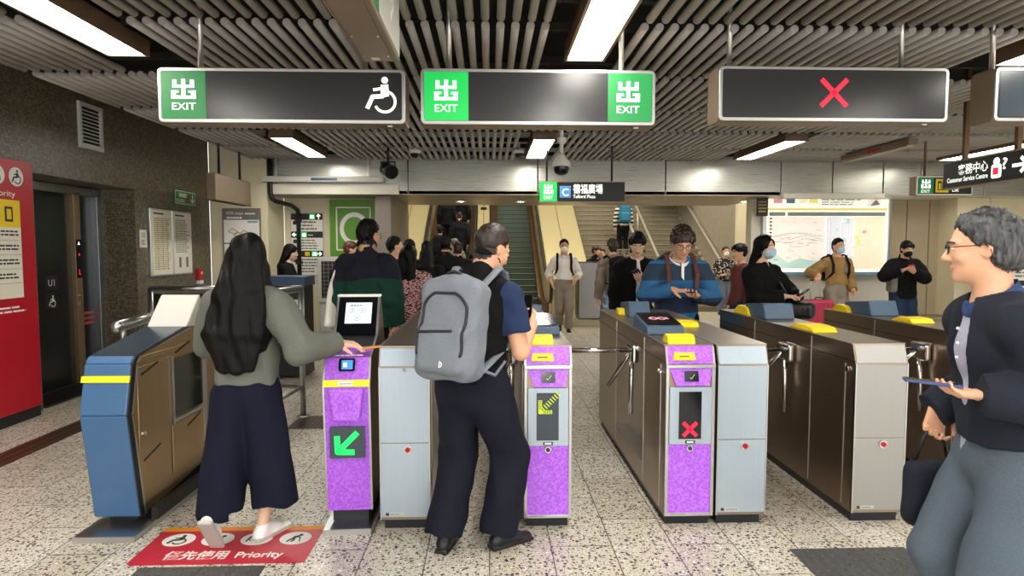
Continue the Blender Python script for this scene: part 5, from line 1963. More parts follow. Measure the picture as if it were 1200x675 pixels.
mat('hair_red', '#5a3020', .45, bump=.5, bscale=(80, 80, 10))
mat('hair_grey', '#3f4042', .5, bump=.6, bscale=(90, 90, 14), noise=.95, nscale=(16, 16, 9))
def cloth(key, col, noise=.10, rough=.85, bump=.25):
    return mat(key, col, rough, noise=noise, nscale=(7, 7, 7), bump=bump, bscale=(160, 160, 160), spec=.2)
for k_, c_ in dict(sweater_olive='#686b63', culottes_navy='#131628', vest_black='#0a0a0b', tee_navy='#243252', trousers_navy='#171926', jacket_navy='#20252f', polo_lilac='#a9a9bd',
                   collar_blue='#33466e', trousers_grey='#54606b', jacket_black='#111214', coat_black='#0b0b0d', jeans='#54657c', jeans_dark='#26354e', jeans_grey='#6b7688', shirt_white='#efe9e4', chino_grey='#8c8175',
                   shirt_tan='#9a7a4c', hoodie_taupe='#7d6f62', jacket_green='#173a31', jacket_top='#1a1b26', trousers_black='#0e0e11', patterned='#7a7468', olive_dark='#2c3326', pink_dark='#6a3a3a', bag_white='#e9e6da', mask_white='#efefec', mask_blue='#b9d3ea').items():
    cloth(k_, c_)
mat('shoe_white', '#eeeeea', .5); mat('sole_grey', '#b9b5ae', .6); mat('sole_white', '#f2f2ee', .5); mat('shoe_black', '#17171a', .4); mat('leather_brown', '#5d3529', .5); mat('leather_black', '#141315', .35)
mat('pack_grey', '#747b85', .8, noise=.18, nscale=(60, 60, 60), bump=.2, bscale=(300, 300, 300)); mat('zip_black', '#1a1b1e', .5); mat('teal_pack', '#1b6f8e', .7)
mat('card_orange', '#e0902c', .4); mat('phone_black', '#15161c', .25); mat('case_red', '#b3264a', .4); mat('phone_blue', '#2b3f78', .3)

def m_stripes(key, cols, period, loc=0.):
    m = D.materials.new(key); t = NT(m)
    sx = t.n('ShaderNodeSeparateXYZ'); t.l(t.coord('Object'), sx.inputs[0])
    fr = t.math('FRACT', t.math('DIVIDE', t.math('ADD', sx.outputs[2], loc), period))
    n = len(cols)
    t.l(t.ramp(fr, [(i / n, lin(c)) for i, c in enumerate(cols)], 'CONSTANT'), t.b.inputs['Base Color'])
    t.b.inputs['Roughness'].default_value = .85
    MATS[key] = m
def m_marl(key, cols, scale, lo=.38, hi=.62):
    m = D.materials.new(key); t = NT(m)
    nz = t.n('ShaderNodeTexNoise', Detail=2.0); nz.inputs['Scale'].default_value = 1.
    t.l(t.coord('Object', scale), nz.inputs['Vector'])
    n = len(cols)
    t.l(t.ramp(nz.outputs[0], [(lo + (hi - lo) * i / (n - 1), lin(c)) for i, c in enumerate(cols)], 'CONSTANT'), t.b.inputs['Base Color'])
    t.b.inputs['Roughness'].default_value = .9
    MATS[key] = m
m_stripes('rugby_blue', ['#22364a', '#1f6ea6', '#20304a', '#26608f'], .62, -.02)
m_stripes('stripe_bw', ['#1f1e1d', '#d8d0c0'], .11)
m_marl('knit_pink', ['#2b1f24', '#d98f92', '#f0d8d2', '#a84f5c'], (38, 38, 95), .40, .62)
m_marl('floral_black', ['#131316', '#17171a', '#d8c6b8', '#a9584a'], (26, 26, 26), .3, .70)
m_marl('check_grey', ['#4a453d', '#8d8474', '#c4bba8'], (40, 40, 40), .42, .6)
m_marl('denim_acid', ['#5f6e84', '#8fa0b4', '#c8d2dc'], (16, 16, 10), .42, .62)


def head_matrix(J):
    R, c, k = J['R'], J['HC'], J['k']
    m = Matrix.Identity(4)
    for i in range(3):
        for j in range(3):
            m[i][j] = R[i, j] * k
        m[i][3] = c[i]
    return m


class Person:
    def __init__(s, label, loc, heading, H=1.7, skin='skin', female=False, jaw=1., body_h=None, group=None, stubble='stubble', **sp):
        s.loc, s.hd = loc, math.radians(heading)
        s.root = thing('person', label, 'person', loc, s.hd, group)
        s.sp = sp
        J = s.J = skeleton(H, sp)
        F = Field(body_h or J['h'])
        body_ops(F, J, female)
        R, c, k = J['R'], J['HC'], J['k']
        def cl(C):
            q = (C - c) @ R / k
            o = ((np.abs(q[:, 0]) < .021) & (q[:, 1] > .088) & (np.abs(q[:, 2] + .063) < .0095)).astype(int)
            ear = (np.abs(q[:, 0]) > .070) & (np.abs(q[:, 1] + .004) < .026) & (q[:, 2] < .024)
            scalp = (.78 * (q[:, 1] - .058) - .62 * (q[:, 2] - .060) < .004 * np.sin(q[:, 2] * 300)) & (q[:, 2] > -.088 + .004 * np.sin(q[:, 0] * 200)) & (np.abs(q[:, 0]) < .1) & ~ear
            o[scalp] = 2
            return o
        s.body = net_object('body', F, [skin, 'lip', stubble], s.root, cl, 1)

    def w2l(s, p):
        d = np.asarray(p, float) - np.asarray(s.loc, float)
        c_, s_ = math.cos(-s.hd), math.sin(-s.hd)
        return A_(d[0] * c_ - d[1] * s_, d[0] * s_ + d[1] * c_, d[2])

    def face(s, hair='hair_black', brows=True):
        M4 = head_matrix(s.J)
        for sx in (-1, 1):
            g = MB('eye_white'); g.M = M4
            g.ball((sx * .031, .0855, .005), (.0125, .0115, .0085), 12); g.ball((sx * .031, .0915, .005), (.0058, .0065, .0058), 10, 'iris')
            g.build('eye', s.root)
            if brows:
                g = MB(hair); g.M = M4
                g.tube([(sx * .014, .100, .024), (sx * .032, .098, .029), (sx * .052, .083, .024)], .0032, 6); g.build('eyebrow', s.root)
        return s

    def hair(s, style='short', m='hair_black', vol=.012, **kw):
        s.hairm = m
        F = hair_field(s.J, style, vol=vol, seed=len(s.root.name) * 3 + int(abs(s.loc[0] * 10)), **kw)
        if style == 'long':
            s._drape(F)
        return net_object('hair', F, m, s.root, None, 1)

    def _drape(s, F, length=.26, w0=.095, w1=.11, w2=.085):
        J = s.J; R, c, k = J['R'], J['HC'], J['k']
        q = lambda x, y, z: c + R @ A_(x, y, z) * k
        b = J['N'] + A_(0, -.055 * J['H'], -.02)
        e_ = b + A_(0, -.03, -length)
        F.ec(q(0, -.05, -.03), b, (w0, .06), (w1, .045), J['rx'], .03)
        F.ec(b, e_, (w1, .042), (w2, .026), J['rx'], .02)
        F.wrinkle(.006, 55., 4, (1, .6, .07))

    def top(s, m, name='jacket', **o):
        return net_object(name, top_ops(s.J, o), m, s.root)

    def trousers(s, m, name='trousers', **o):
        return net_object(name, trouser_ops(s.J, o), m, s.root)

    def shoes(s, m='shoe_black', sole_m='rubber', **kw):
        for i in (0, 1):
            shoe(s.J, i, [m, sole_m], s.root, **kw)
        return s

    def collar(s, m, r=.044, lift=.026, name='collar'):
        J = s.J; H = J['H']; nd = unit(J['HB'] - J['N'])
        F = Field(min(J['h'], .005))
        N = J['N']
        F.rc(N + nd * .0 * H, N + nd * .05, (r + .012) * H, r * H, .01)
        F.rc(N - nd * .06, N + nd * .2, (r - .004) * H, (r - .003) * H, .003, 's')
        F.cut(N + nd * lift * H, nd + A_(0, .35, 0), None); F.cut(N - nd * .012 * H, -nd - A_(0, .0, 0), None)
        F.ec(N + A_(0, .06 * H, .05), N + A_(0, .09 * H, -.06), (.006, .05), (.03, .05), (1, 0, 0), .004, 's')
        return net_object(name, F, m, s.root)

    def glasses(s, m='black_gloss'):
        g = MB(m); g.M = head_matrix(s.J)
        for sx in (-1, 1):
            pts = [(sx * .033 + .024 * math.cos(a), .106 - .006 * abs(math.cos(a)), .002 + .018 * math.sin(a)) for a in [2 * PI * i / 20 for i in range(21)]]
            g.tube(pts, .0018, 6); g.tube([(sx * .057, .100, .008), (sx * .076, .070, .010), (sx * .084, -.002, .012), (sx * .082, -.018, -.004)], .0018, 6)
        g.tube([(-.009, .107, .006), (0, .109, .009), (.009, .107, .006)], .0018, 6)
        return g.build('glasses', s.root)

    def mask(s, m='mask_white'):
        J = s.J; R, c, k = J['R'], J['HC'], J['k']
        q = lambda x, y, z: c + R @ A_(x, y, z) * k
        F = Field(min(J['h'], .005))
        F.el(q(0, .058, -.058), (.064 * k, .066 * k, .058 * k), R, .01); F.el(q(0, .09, -.03), (.03 * k, .036 * k, .035 * k), R, .03)
        F.cut(q(0, .03, 0), R @ A_(0, -1, .1), None, .006); F.cut(q(0, .10, -.006), R @ A_(0, -.25, 1), None, .006)
        o = net_object('face_mask', F, m, s.root)
        g = MB(m); g.M = head_matrix(J)
        for sx in (-1, 1):
            g.tube([(sx * .060, .045, -.03), (sx * .076, .01, .005), (sx * .080, -.016, .018)], .0018, 6); g.tube([(sx * .055, .045, -.085), (sx * .074, .0, -.04), (sx * .080, -.02, -.02)], .0018, 6)
        g.build('strap', o)

    # things carried: top-level, sharing the person's frame
    def carried(s, name, label, cat, group=None):
        return thing(name, label, cat, s.loc, s.hd, group)

    def phone(s, label, i=1, m='phone_black', pos=None, f=None, n=None, size=(.037, .075, .0045), lit=True):
        hd = s.J['hand'][i]
        f = unit(hd['f'] if f is None else f); n = unit(hd['n'] if n is None else n)
        n = unit(n - f * (n @ f)); T = np.cross(n, f)
        p = hd['w'] + hd['f'] * .095 * hd['k'] + hd['n'] * .030 if pos is None else np.asarray(pos, float)
        t = s.carried('phone', label, 'phone')
        M4 = Matrix.Identity(4)
        for r in range(3):
            M4[r][0], M4[r][1], M4[r][2], M4[r][3] = T[r], f[r], n[r], p[r]
        g = MB(m); g.M = M4; g.box(-size[0], size[0], -size[1], size[1], -size[2], size[2]); g.build('case', t, bevel=.003)
        g = MB('screen_black'); g.M = M4; g.box(-size[0] + .003, size[0] - .003, -size[1] + .003, size[1] - .003, size[2], size[2] + .0006); g.build('screen', t)
        return t

    def backpack(s, label, m='jacket_black', size=(.15, .085, .22), drop=.02, strap=None, h=None, detail=False):
        J = s.J; t = s.carried('backpack', label, 'backpack')
        back = unit(np.cross(J['rx'], J['d2']))      # away from the chest
        up = J['d2']; rx = J['rx']
        c = J['C'] + back * (.066 * J['H'] * J['g'] + .022 + size[1]) - up * drop
        R = np.stack([rx, -back, up], 1)
        F = Field(h or J['h'])
        F.box(c, size, .06, R, .01)
        F.box(c + back * size[1] * .75 - up * size[2] * .42, (size[0] * .80, size[1] * .6, size[2] * .48), .04, R, .015)
        F.el(c + up * size[2] * .75, (size[0] * .8, size[1] * .8, size[2] * .4), R, .04)
        F.wrinkle(.004, 22., 8)
        net_object('body', F, m, t)
        q = lambda x, y, z: c + rx * x + back * y + up * z
        sm = strap or m
        for i, sx in ((0, -1), (1, 1)):
            S = J['S'][i]
            x_ = sx * .072 * J['H'] / 1.0
            F = Field(h or min(J['h'], .007))
            r_ = .048 * J['H'] + .018
            top_ = J['N'] + rx * x_ - up * .012 * J['H'] + up * (.040 * J['H'] + .020)
            fr = J['C'] + rx * x_ * 1.05 - back * (.066 * J['H'] * J['g'] + .028) + up * .03
            lo_ = J['W'] + rx * sx * (.085 * J['H'] + .02) - back * .02
            pts = [q(x_ * .8, -size[1] * .6, size[2] * .85), top_ + back * .03, top_ - back * .035 - up * .012, fr + up * .03, fr - up * .10, lo_, q(sx * size[0] * .9, -size[1] * .5, -size[2] * .8)]
            for a, b in zip(pts[:-1], pts[1:]):
                F.ec(a, b, (.024, .009), (.024, .009), rx, .012)
            net_object('strap', F, sm, t)
        return t, c, q, R


# ================================================================ foreground
# ---- woman walking through the wide lane, seen from behind
p1 = Person('woman seen from behind in olive grey sweater, long dark hair and wide navy culottes', (-1.28, 3.36, 0), -4, 1.62, 'skin_pale', True, h=.006, body_h=.005, shw=.97, girth=.98, hpitch=.10,
            feet=((-.125, -.20, .05, .105, .95), (.085, .03, -.42)), lean=.03,
            armR=dict(w=A_(.435, .16, 1.035), f=(1, .12, -.12), n=(0, .1, -1), curl=.30, thumb=.2, hint=(.4, -.6, -1)),
            armL=dict(w=A_(-.10, .30, 1.02), f=(.7, .7, .1), n=(0, 0, -1), hint=(-1, -.5, -.6)))
p1.face()
F = hair_field(p1.J, 'long', h=.005, vol=.016)
J = p1.J; q = lambda x, y, z: J['HC'] + J['R'] @ A_(x, y, z) * J['k']
b1 = J['N'] + A_(0, -.085, -.02); b2 = J['N'] + A_(-.005, -.145, -.20); b3 = J['N'] + A_(-.005, -.150, -.38)
F.ec(q(0, -.05, .0), b1, (.10, .075), (.135, .055), (1, 0, 0), .03)
F.ec(b1, b2, (.135, .052), (.158, .042), (1, 0, 0), .02)
F.ec(b2, b3, (.155, .042), (.105, .026), (1, 0, 0), .02)
for sx in (-1, 1):
    F.ec(q(sx * .07, .0, -.06), J['N'] + A_(sx * .125, .0, -.10), (.035, .05), (.045, .04), (1, 0, 0), .03)
    F.ec(J['N'] + A_(sx * .125, .0, -.10), J['N'] + A_(sx * .12, -.11, -.27), (.045, .04), (.035, .03), (1, 0, 0), .03)
F.wrinkle(.007, 60., 4, (1, .7, .06))
net_object('hair', F, 'hair_long', p1.root)
p1.top('sweater_olive', 'sweater', ease=.022, hem=.525, sleeve=1., slr=(.040, .037, .026), cuff=.95, collar='crew', wr=.006, wf=26., wst=(1, 1, .8), h=.006)
F = Field(.006); P = J['P']
F.ec(P + A_(0, 0, -.05), P + A_(0, 0, .12), (.178, .125), (.135, .10), (1, 0, 0), .02)
F.cut(P + A_(0, 0, .10), (0, 0, 1), None)
for i, (hx, bx, by, bz) in enumerate(((-.078, -.125, -.10, .17), (.080, .135, .01, .20))):
    F.ec(P + A_(hx, 0, -.06), A_(bx, by, bz - .05), (.105, .115), (.118, .135), (1, 0, 0), .03)
    F.cut((bx, by, bz), (0, -.05, -1), .26)
F.wrinkle(.008, 26., 9, (1.2, 1.2, .12))
net_object('culottes', F, 'culottes_navy', p1.root)
p1.shoes('shoe_white', 'sole_grey', sole=.022)
t = p1.carried('card_wallet', 'orange card held over the purple reader by the woman', 'card')
hd = J['hand'][1]; cpos = hd['w'] + hd['f'] * .16 + A_(0, .01, -.012)
g = MB('card_orange'); g.M = Matrix.Translation(cpos) @ Matrix.Rotation(-.12, 4, 'Y'); g.box(-.045, .075, -.035, .035, -.004, .003); g.build('card', t, bevel=.002)
t = p1.carried('crossbody_bag', 'small black crossbody bag with thin strap worn by the woman in culottes', 'bag')
F = Field(.007); F.box(J['W'] + A_(-.14, .14, .02), (.09, .035, .065), .02, None); net_object('body', F, 'leather_black', t)
g = MB('leather_black'); N = J['N']
g.tube([J['W'] + A_(-.20, .12, .06), J['W'] + A_(-.19, -.03, .10), J['C'] + A_(-.07, -.145, .0), N + A_(.06, -.12, -.04), N + A_(.105, -.01, .045), J['C'] + A_(.05, .14, .03), J['W'] + A_(-.08, .15, .07)], .005, 8); g.build('strap', t)

# ---- man with the grey backpack
p2 = Person('man with grey backpack, black vest and navy trousers standing at the middle lane', (-.09, 3.20, 0), -27, 1.70, 'skin', stubble='stubble_brown', h=.006, body_h=.0045, lean=.10, bend=.10, hyaw=-.42, hpitch=.42, girth=1.04,
            feet=((-.13, -.03, .20), (.15, .11, -.55)),
            armR=dict(w=A_(.205, .31, 1.145), f=(-.25, .85, .42), n=(-1, -.1, .2), curl=.85, thumb=.9, hint=(.25, -.3, -1)),
            armL=dict(w=A_(.02, .40, 1.10), f=(.75, .55, .25), n=(.2, -.3, 1), curl=.7, thumb=.8, hint=(-1, -.3, -.8)))
p2.face('hair_black'); p2.hair('thin', 'hair_brown', .011, h=.0045)
p2.top('tee_navy', 'tee_shirt', ease=.008, sleeve=.66, slr=(.043, .042, .04), collar='crew', hem=.52, h=.006)
p2.top('vest_black', 'vest', ease=.021, sleeve=0, collar='stand', hem=.525, h=.006, wr=.004)
p2.trousers('trousers_navy', ease=.020, knee=.048, hem_r=.046, h=.006, wr=.007, wst=(1, 1, .45), wf=24.)
p2.shoes('shoe_black', 'rubber')
hd = p2.J['hand'][1]
p2.phone('black phone held upright over the purple gate by the backpack man', 1, pos=hd['w'] + hd['f'] * .095 + hd['n'] * .035 + A_(0, 0, .045), f=(0, .25, 1), n=(-.3, -1, .2), size=(.030, .065, .004))
t, c, q, R = p2.backpack('large grey backpack with black zips worn by man in black vest', 'pack_grey', (.166, .088, .24), .12, 'pack_grey', .006)
def on_back(x, z, o=.002):
    return q(x, .085 + o, z)
from mathutils.bvhtree import BVHTree
def surface_of(o):
    return BVHTree.FromPolygons([v.co.copy() for v in o.data.vertices], [tuple(p.vertices) for p in o.data.polygons])
tree = surface_of([o for o in t.children if o.name.startswith('body')][0])
def laid(pts, lift=.001):
    out = []
    for x, z in pts:
        hit = tree.ray_cast(Vector(q(x, .6, z)), Vector(R[:, 1]))[0]
        if hit:
            out.append(hit - Vector(R[:, 1]) * lift)
    return out
g = MB('zip_black')
arc = [(.118 * max(-1, min(1, 1.25 * math.cos(a))), -.01 + .175 * max(-1, min(1, 1.08 * math.sin(a)))) for a in [PI * (-.22 + 1.44 * i / 36) for i in range(37)]]
g.tube(laid(arc), .0075, 8); g.build('zip', t)
g = MB('zip_black'); g.tube(laid([(-.11 + .022 * i, -.025 + .0015 * i) for i in range(9)]), .007, 8); g.build('zip', t)
g = MB('zip_black'); g.tube([q(-.045, .02, .232), q(-.035, .03, .268), q(.0, .035, .278), q(.035, .03, .268), q(.045, .02, .232)], .009, 8); g.build('handle', t)
g = MB('white'); M4 = Matrix.Identity(4)
back = -R[:, 1]
for r in range(3):
    M4[r][0], M4[r][1], M4[r][2], M4[r][3] = R[r, 0], R[r, 2], back[r], laid([(.02, -.17)], .001)[0][r]
g.M = M4; g.ring((0, 0), .012, .004, t=.004, a0=-1.5, a1=1.5); g.stroke([(0, -.014), (0, .016)], .004, t=.004); g.build('emblem', t)
g = MB('pack_grey')
g.tube([q(.14, .0, -.17), q(.19, -.12, -.20), q(.20, -.20, -.13)], .008, 8); g.build('waist_strap', t)

# ---- older man walking past on the right
p3 = Person('grey haired man in glasses and dark jacket walking left in the right foreground', (1.755, 2.06, 0), 78, 1.70, 'skin', stubble='stubble_grey', h=.006, body_h=.0045, headk=.96, lean=.03, bend=.08, hyaw=-.36, hpitch=.06, girth=.94, shw=.94, jaw=1.14,
            feet=((-.10, -.26, .05, .12, .65), (.10, .06, -.05)), drop=.02,
            armL=dict(w=A_(-.18, .135, 1.085), f=(.25, 1, .02), n=(.25, 0, 1), curl=.42, thumb=.15, hint=(-.3, -1, -.5)),
            armR=dict(w=A_(.24, .09, .95), f=(.0, .25, -1), n=(-1, 0, 0), curl=1.0, thumb=.8, hint=(.3, -1, 0)))
p3.face('hair_grey'); p3.hair('full', 'hair_grey', .020, h=.0045); p3.glasses('black_gloss')
p3.top('polo_lilac', 'polo_shirt', ease=.005, sleeve=.6, collar='crew', hem=.50, h=.006)
p3.collar('collar_blue', .046, .032)
g = MB('white'); J = p3.J
g.M = Matrix.Translation(J['C'] + A_(0, .066 * 1.7 * 1.06 + .006, 0))
for i in range(3):
    g.ball((0, .004, .06 - i * .05), .006, 8)
g.build('button', p3.root)
p3.top('jacket_navy', 'jacket', ease=.024, sleeve=1., slr=(.040, .036, .027), cuff=1.12, collar='crew', open=.072, hem=.53, h=.006, wr=.006, wf=22., wst=(1, 1, .7))
p3.trousers('trousers_grey', ease=.013, knee=.041, hem_r=.042, h=.006, wr=.006, wf=24., wst=(1, 1, .5))
p3.shoes('shoe_black', 'rubber')
hd = p3.J['hand'][0]
p3.phone('dark blue phone held flat in hand of the walking grey haired man', 0, 'phone_blue', pos=hd['w'] + hd['f'] * .16 + hd['n'] * .028, f=(.30, 1, .06), n=(.1, .05, 1), size=(.038, .080, .005))
t = p3.carried('handbag', 'black soft bag hanging from the far hand of the walking man', 'bag')
hw = J['wri'][1] + J['hand'][1]['f'] * .09
F = Field(.008); F.box(hw + A_(0, .0, -.25), (.045, .10, .135), .05, None); F.wrinkle(.006, 20., 3); net_object('body', F, 'jacket_navy', t)
g = MB('leather_black'); g.tube([hw + A_(0, -.06, -.13), hw + A_(0, -.04, -.04), hw + A_(0, .0, .0), hw + A_(0, .03, -.03), hw + A_(0, .06, -.13)], .008, 8); g.build('handle', t)

# ================================================================ people beyond the gates

# man in the blue striped rugby shirt
p4 = Person('man in blue striped shirt with white collar reading a phone behind the red cross gate', (1.80, 6.0, 0), 180, 1.76, 'skin', h=.007, body_h=.006, girth=1.22, shw=1.22, headk=1.12, lean=.04, bend=.12, hpitch=.50, hyaw=-.08, feet=((-.12, 0, .1), (.12, 0, -.1)),
            armL=dict(w=A_(-.08, .34, 1.13), f=(.55, .8, .05), n=(.1, .1, 1), curl=.5, thumb=.7, hint=(-1, -.4, -.6)),
            armR=dict(w=A_(.13, .32, 1.18), f=(-.75, .6, -.05), n=(-.1, .1, -1), curl=.35, thumb=.6, hint=(1, -.4, -.6)))
p4.face('hair_brown'); p4.hair('bowl', 'hair_brown', .022); p4.glasses()
p4.top('rugby_blue', 'shirt', ease=.016, sleeve=1., slr=(.044, .039, .028), collar='crew', hem=.47)
p4.collar('shirt_white', .054, .034); p4.trousers('trousers_black'); p4.shoes()
g = MB('white'); g.M = Matrix.Translation(p4.J['C'] + A_(0, .066 * 1.76 * 1.22 + .010, .04)); g.box(-.012, .012, 0, .012, -.06, .10); g.build('placket', p4.root)
p4.phone('phone in a grey case held by man in striped shirt', 0)
p4.backpack('brown strapped backpack on the man in striped shirt', 'leather_brown', (.14, .07, .2), .02, 'leather_brown')

def bg(label, px, Y, heading, H, top, topname, leg, hair='short', hairm='hair_black', skin='skin', female=False, h=.010, topk=None, legk=None, Xoff=0., face=True, shoes=('shoe_black', 'rubber'), z=0., pal=None, vol=.012, **sp):
    X = at(px, 292, Y).x + Xoff
    p = Person(label, (X, Y, z), heading, H, skin, female, h=h, body_h=min(h, .008), **sp)
    if face:
        p.face(hairm)
    p.hair(hair, hairm, vol)
    p.top(top, topname, **(topk or {}))
    p.trousers(leg, **(legk or {}))
    p.shoes(*shoes)
    return p

# young man with a phone, dark jacket
p5 = bg('young man in black jacket looking at phone left of the striped shirt man', 746, 7.0, 178, 1.74, 'coat_black', 'jacket', 'trousers_black', 'bowl', h=.008, vol=.020, skin='skin_pale',
        topk=dict(ease=.022, collar='shirt', open=.03, hem=.42), hpitch=.40, hyaw=-.15,
        armL=dict(w=A_(-.02, .33, 1.22), f=(.6, .5, .5), n=(.4, -.5, .7), curl=.6, thumb=.7, hint=(-1, -.5, -.5)))
p5.top('shirt_white', 'shirt', ease=.012, collar='shirt', hem=.40, sleeve=.5)
p5.phone('phone in the hand of young man in black jacket', 0)
# hoodie and black patterned backpack, seen from behind by the stairs
p6 = bg('person in taupe hoodie and pale jeans seen from behind by the steel cabinet', 719, 9.6, 12, 1.70, 'hoodie_taupe', 'hoodie', 'denim_acid', 'short', 'hair_brown', topk=dict(ease=.022, collar='hood'), hpitch=.15)
t, c, q, R = p6.backpack('black backpack with white scribble pattern on the person in taupe hoodie', 'jacket_black', (.15, .09, .22), .04)
g = MB('white')
for k_ in range(7):
    x0_, z0_ = random.uniform(-.09, .09), random.uniform(-.17, .10)
    g.tube([q(x0_ + .03 * math.cos(a) * (1 + .3 * k_ % 2), .150, z0_ + .035 * math.sin(a)) for a in [i * .6 for i in range(9)]], .004, 6)
g.build('pattern', t)
# person holding a camera beyond
p7 = bg('person in dark top raising a camera to the face behind the steel cabinet', 698, 14.0, 200, 1.62, 'coat_black', 'jacket', 'trousers_black', 'bowl', 'hair_brown', hyaw=.5,
        armR=dict(w=A_(.10, .22, 1.42), f=(-.5, .2, .8), n=(0, -1, 0), curl=.7, hint=(1, 0, -1)), armL=dict(w=A_(-.06, .26, 1.40), f=(.4, .1, .8), n=(0, -1, 0), curl=.7, hint=(-1, 0, -1)))
t = p7.carried('camera', 'small black camera held by person behind the steel cabinet', 'camera'); g = MB('black'); hp = p7.J['HC']; g.M = Matrix.Translation(hp + p7.J['R'] @ A_(0, .15, .0)); g.box(-.06, .06, -.03, .02, -.04, .04); g.tube([(0, .02, 0), (0, .07, 0)], .03); g.build('body', t, bevel=.006)
# man in white shirt
p8 = bg('man in white shirt, grey trousers and white mask walking from the escalators', 661, 11.7, 176, 1.72, 'shirt_white', 'shirt', 'chino_grey', 'short', h=.009, shoes=('shoe_black', 'sole_white'),
        topk=dict(ease=.014, collar='shirt', hem=.575, cuff=.55, slr=(.038, .034, .03)), legk=dict(ease=.014, knee=.042, hem_r=.034), feet=((-.09, .10, .05), (.07, -.20, 0, .04, .3)),
        armR=dict(w=A_(.23, .05, .93)), armL=dict(w=A_(-.21, .10, .98)))
p8.mask(); p8.backpack('black backpack worn by man in white shirt', 'jacket_black', (.13, .07, .2), .03)
g = MB('leather_black'); g.M = Matrix.Translation(p8.J['P'] + A_(0, 0, .05)); g.lathe([(.145, -.02), (.15, -.02), (.15, .02), (.145, .02)], 24); b_ = g.build('belt', p8.root); b_.scale = (1, .78, 1)
# climber on the stairs
yst = 17.9
p9 = bg('person in striped top climbing the stairs with a teal backpack', 730, yst, 0, 1.62, 'stripe_bw', 'jumper', 'trousers_black', 'short', 'hair_brown', h=.010, z=.155 * (math.floor((yst - .20 - SY0) / (.155 / TG)) + 1), feet=((-.09, -.0, 0), (.09, .0, 0)), face=False, hpitch=.2, topk=dict(ease=.02))
p9.backpack('teal backpack on the person climbing the stairs', 'teal_pack', (.16, .10, .24), .03)
# woman in flowered black blouse
p10 = bg('woman in black flowered blouse, jeans and white mask by the foot of the stairs', 850, 14.7, 182, 1.60, 'floral_black', 'blouse', 'jeans_grey', 'short', 'hair_brown', female=True, topk=dict(ease=.022, hem=.50), armR=dict(w=A_(.16, .18, .95), f=(-.6, .6, 0), n=(0, 0, 1)), girth=1.08)
p10.mask()
t = p10.carried('shoulder_bag', 'speckled shoulder bag on the woman in flowered blouse', 'bag'); F = Field(.01); F.box(p10.J['W'] + A_(-.10, .17, -.05), (.15, .05, .10), .04); net_object('body', F, 'check_grey', t)
g = MB('jeans_grey'); g.tube([p10.J['W'] + A_(-.18, .16, .03), p10.J['C'] + A_(-.02, .145, .02), p10.J['N'] + A_(.09, .03, .05), p10.J['C'] + A_(.06, -.14, 0), p10.J['W'] + A_(-.15, -.10, 0), p10.J['W'] + A_(-.22, .12, 0)], .012, 8); g.build('strap', t)
# woman in black with blue mask
p11 = bg('woman in black dress with blue mask, dark bob and black bag behind grey gate', 893, 6.45, 205, 1.68, 'coat_black', 'dress_top', 'coat_black', 'long', 'hair_long', 'skin_pale', True, h=.007, vol=.020, shw=.98, hyaw=.15,
         topk=dict(ease=.022, hem=.40, slr=(.040, .036, .027), wr=.006), legk=dict(ease=.03, knee=.06, hem_r=.06),
         armR=dict(w=A_(.02, .30, 1.08), f=(-1, .45, -.05), n=(0, .3, -1), curl=.35, hint=(1, -.4, -.6)), armL=dict(w=A_(-.20, .28, 1.07), f=(.3, .9, .2), n=(.5, -.2, .9), curl=.6, hint=(-1, -.6, -.5)))
p11.mask('mask_blue')
p11.phone('black phone case in the hands of woman in black dress', 0, size=(.05, .085, .008))
t = p11.carried('handbag', 'black leather bag with round ring on the arm of woman in black dress', 'bag'); F = Field(.008); cb = A_(-.24, .26, .93); F.box(cb, (.11, .16, .085), .05, rotm(.5)); F.wrinkle(.005, 18., 3); net_object('body', F, 'leather_black', t)
g = MB('chrome'); g.M = Matrix.Translation(cb + A_(.06, .15, 0)) @ Matrix.Rotation(PI / 2, 4, 'X'); g.ring((0, 0), .028, .008, t=.01); g.build('ring', t)
g = MB('leather_black'); g.tube([cb + A_(.05, -.02, .07), p11.J['C'] + A_(-.13, .12, -.02), p11.J['S'][0] + A_(.03, .0, .075), p11.J['C'] + A_(-.14, -.13, -.02), cb + A_(-.08, -.10, .06)], .012, 8); g.build('strap', t)
# woman just behind her, in profile
p12 = bg('woman with tied dark hair in profile behind the woman in black dress', 870, 8.4, 95, 1.62, 'pink_dark', 'top', 'jeans_dark', 'bowl', 'hair_black', 'skin', True, topk=dict(ease=.015), hpitch=.1)
# man with suitcase
p13 = bg('man in tan shirt and blue mask holding a red suitcase before the map board', 981, 10.05, 180, 1.71, 'shirt_tan', 'shirt', 'chino_grey', 'short', 'hair_black', h=.008, topk=dict(ease=.018, collar='shirt', hem=.572, slr=(.042, .037, .028)), legk=dict(ease=.016, knee=.045, hem_r=.04), hyaw=.12,
         armR=dict(w=A_(.38, .16, 1.13), f=(.3, .5, -.6), n=(0, .2, -1), curl=1.1, hint=(.6, -1, -.3)), armL=dict(w=A_(-.19, .17, .90), f=(.2, .6, -.6)))
p13.mask('mask_blue'); p13.backpack('black backpack worn by man in tan shirt', 'jacket_black', (.14, .08, .2), .02)
g = MB('leather_brown'); g.M = Matrix.Translation(p13.J['P'] + A_(0, 0, .055)); g.lathe([(.150, -.02), (.156, -.02), (.156, .02), (.15, .02)], 24); b_ = g.build('belt', p13.root); b_.scale = (1, .76, 1)
g = MB('print_grey'); g.M = Matrix.Translation(p13.J['C'] + A_(-.075, .066 * 1.71 + .022, -.02)); g.box(-.035, .035, -.005, .004, -.045, .04); g.build('pocket', p13.root); 
w_ = p13.J['wri'][1]; ww = Vector((p13.loc[0], p13.loc[1], 0)) + Vector((-w_[0] - .03, -w_[1] - .02, 0))
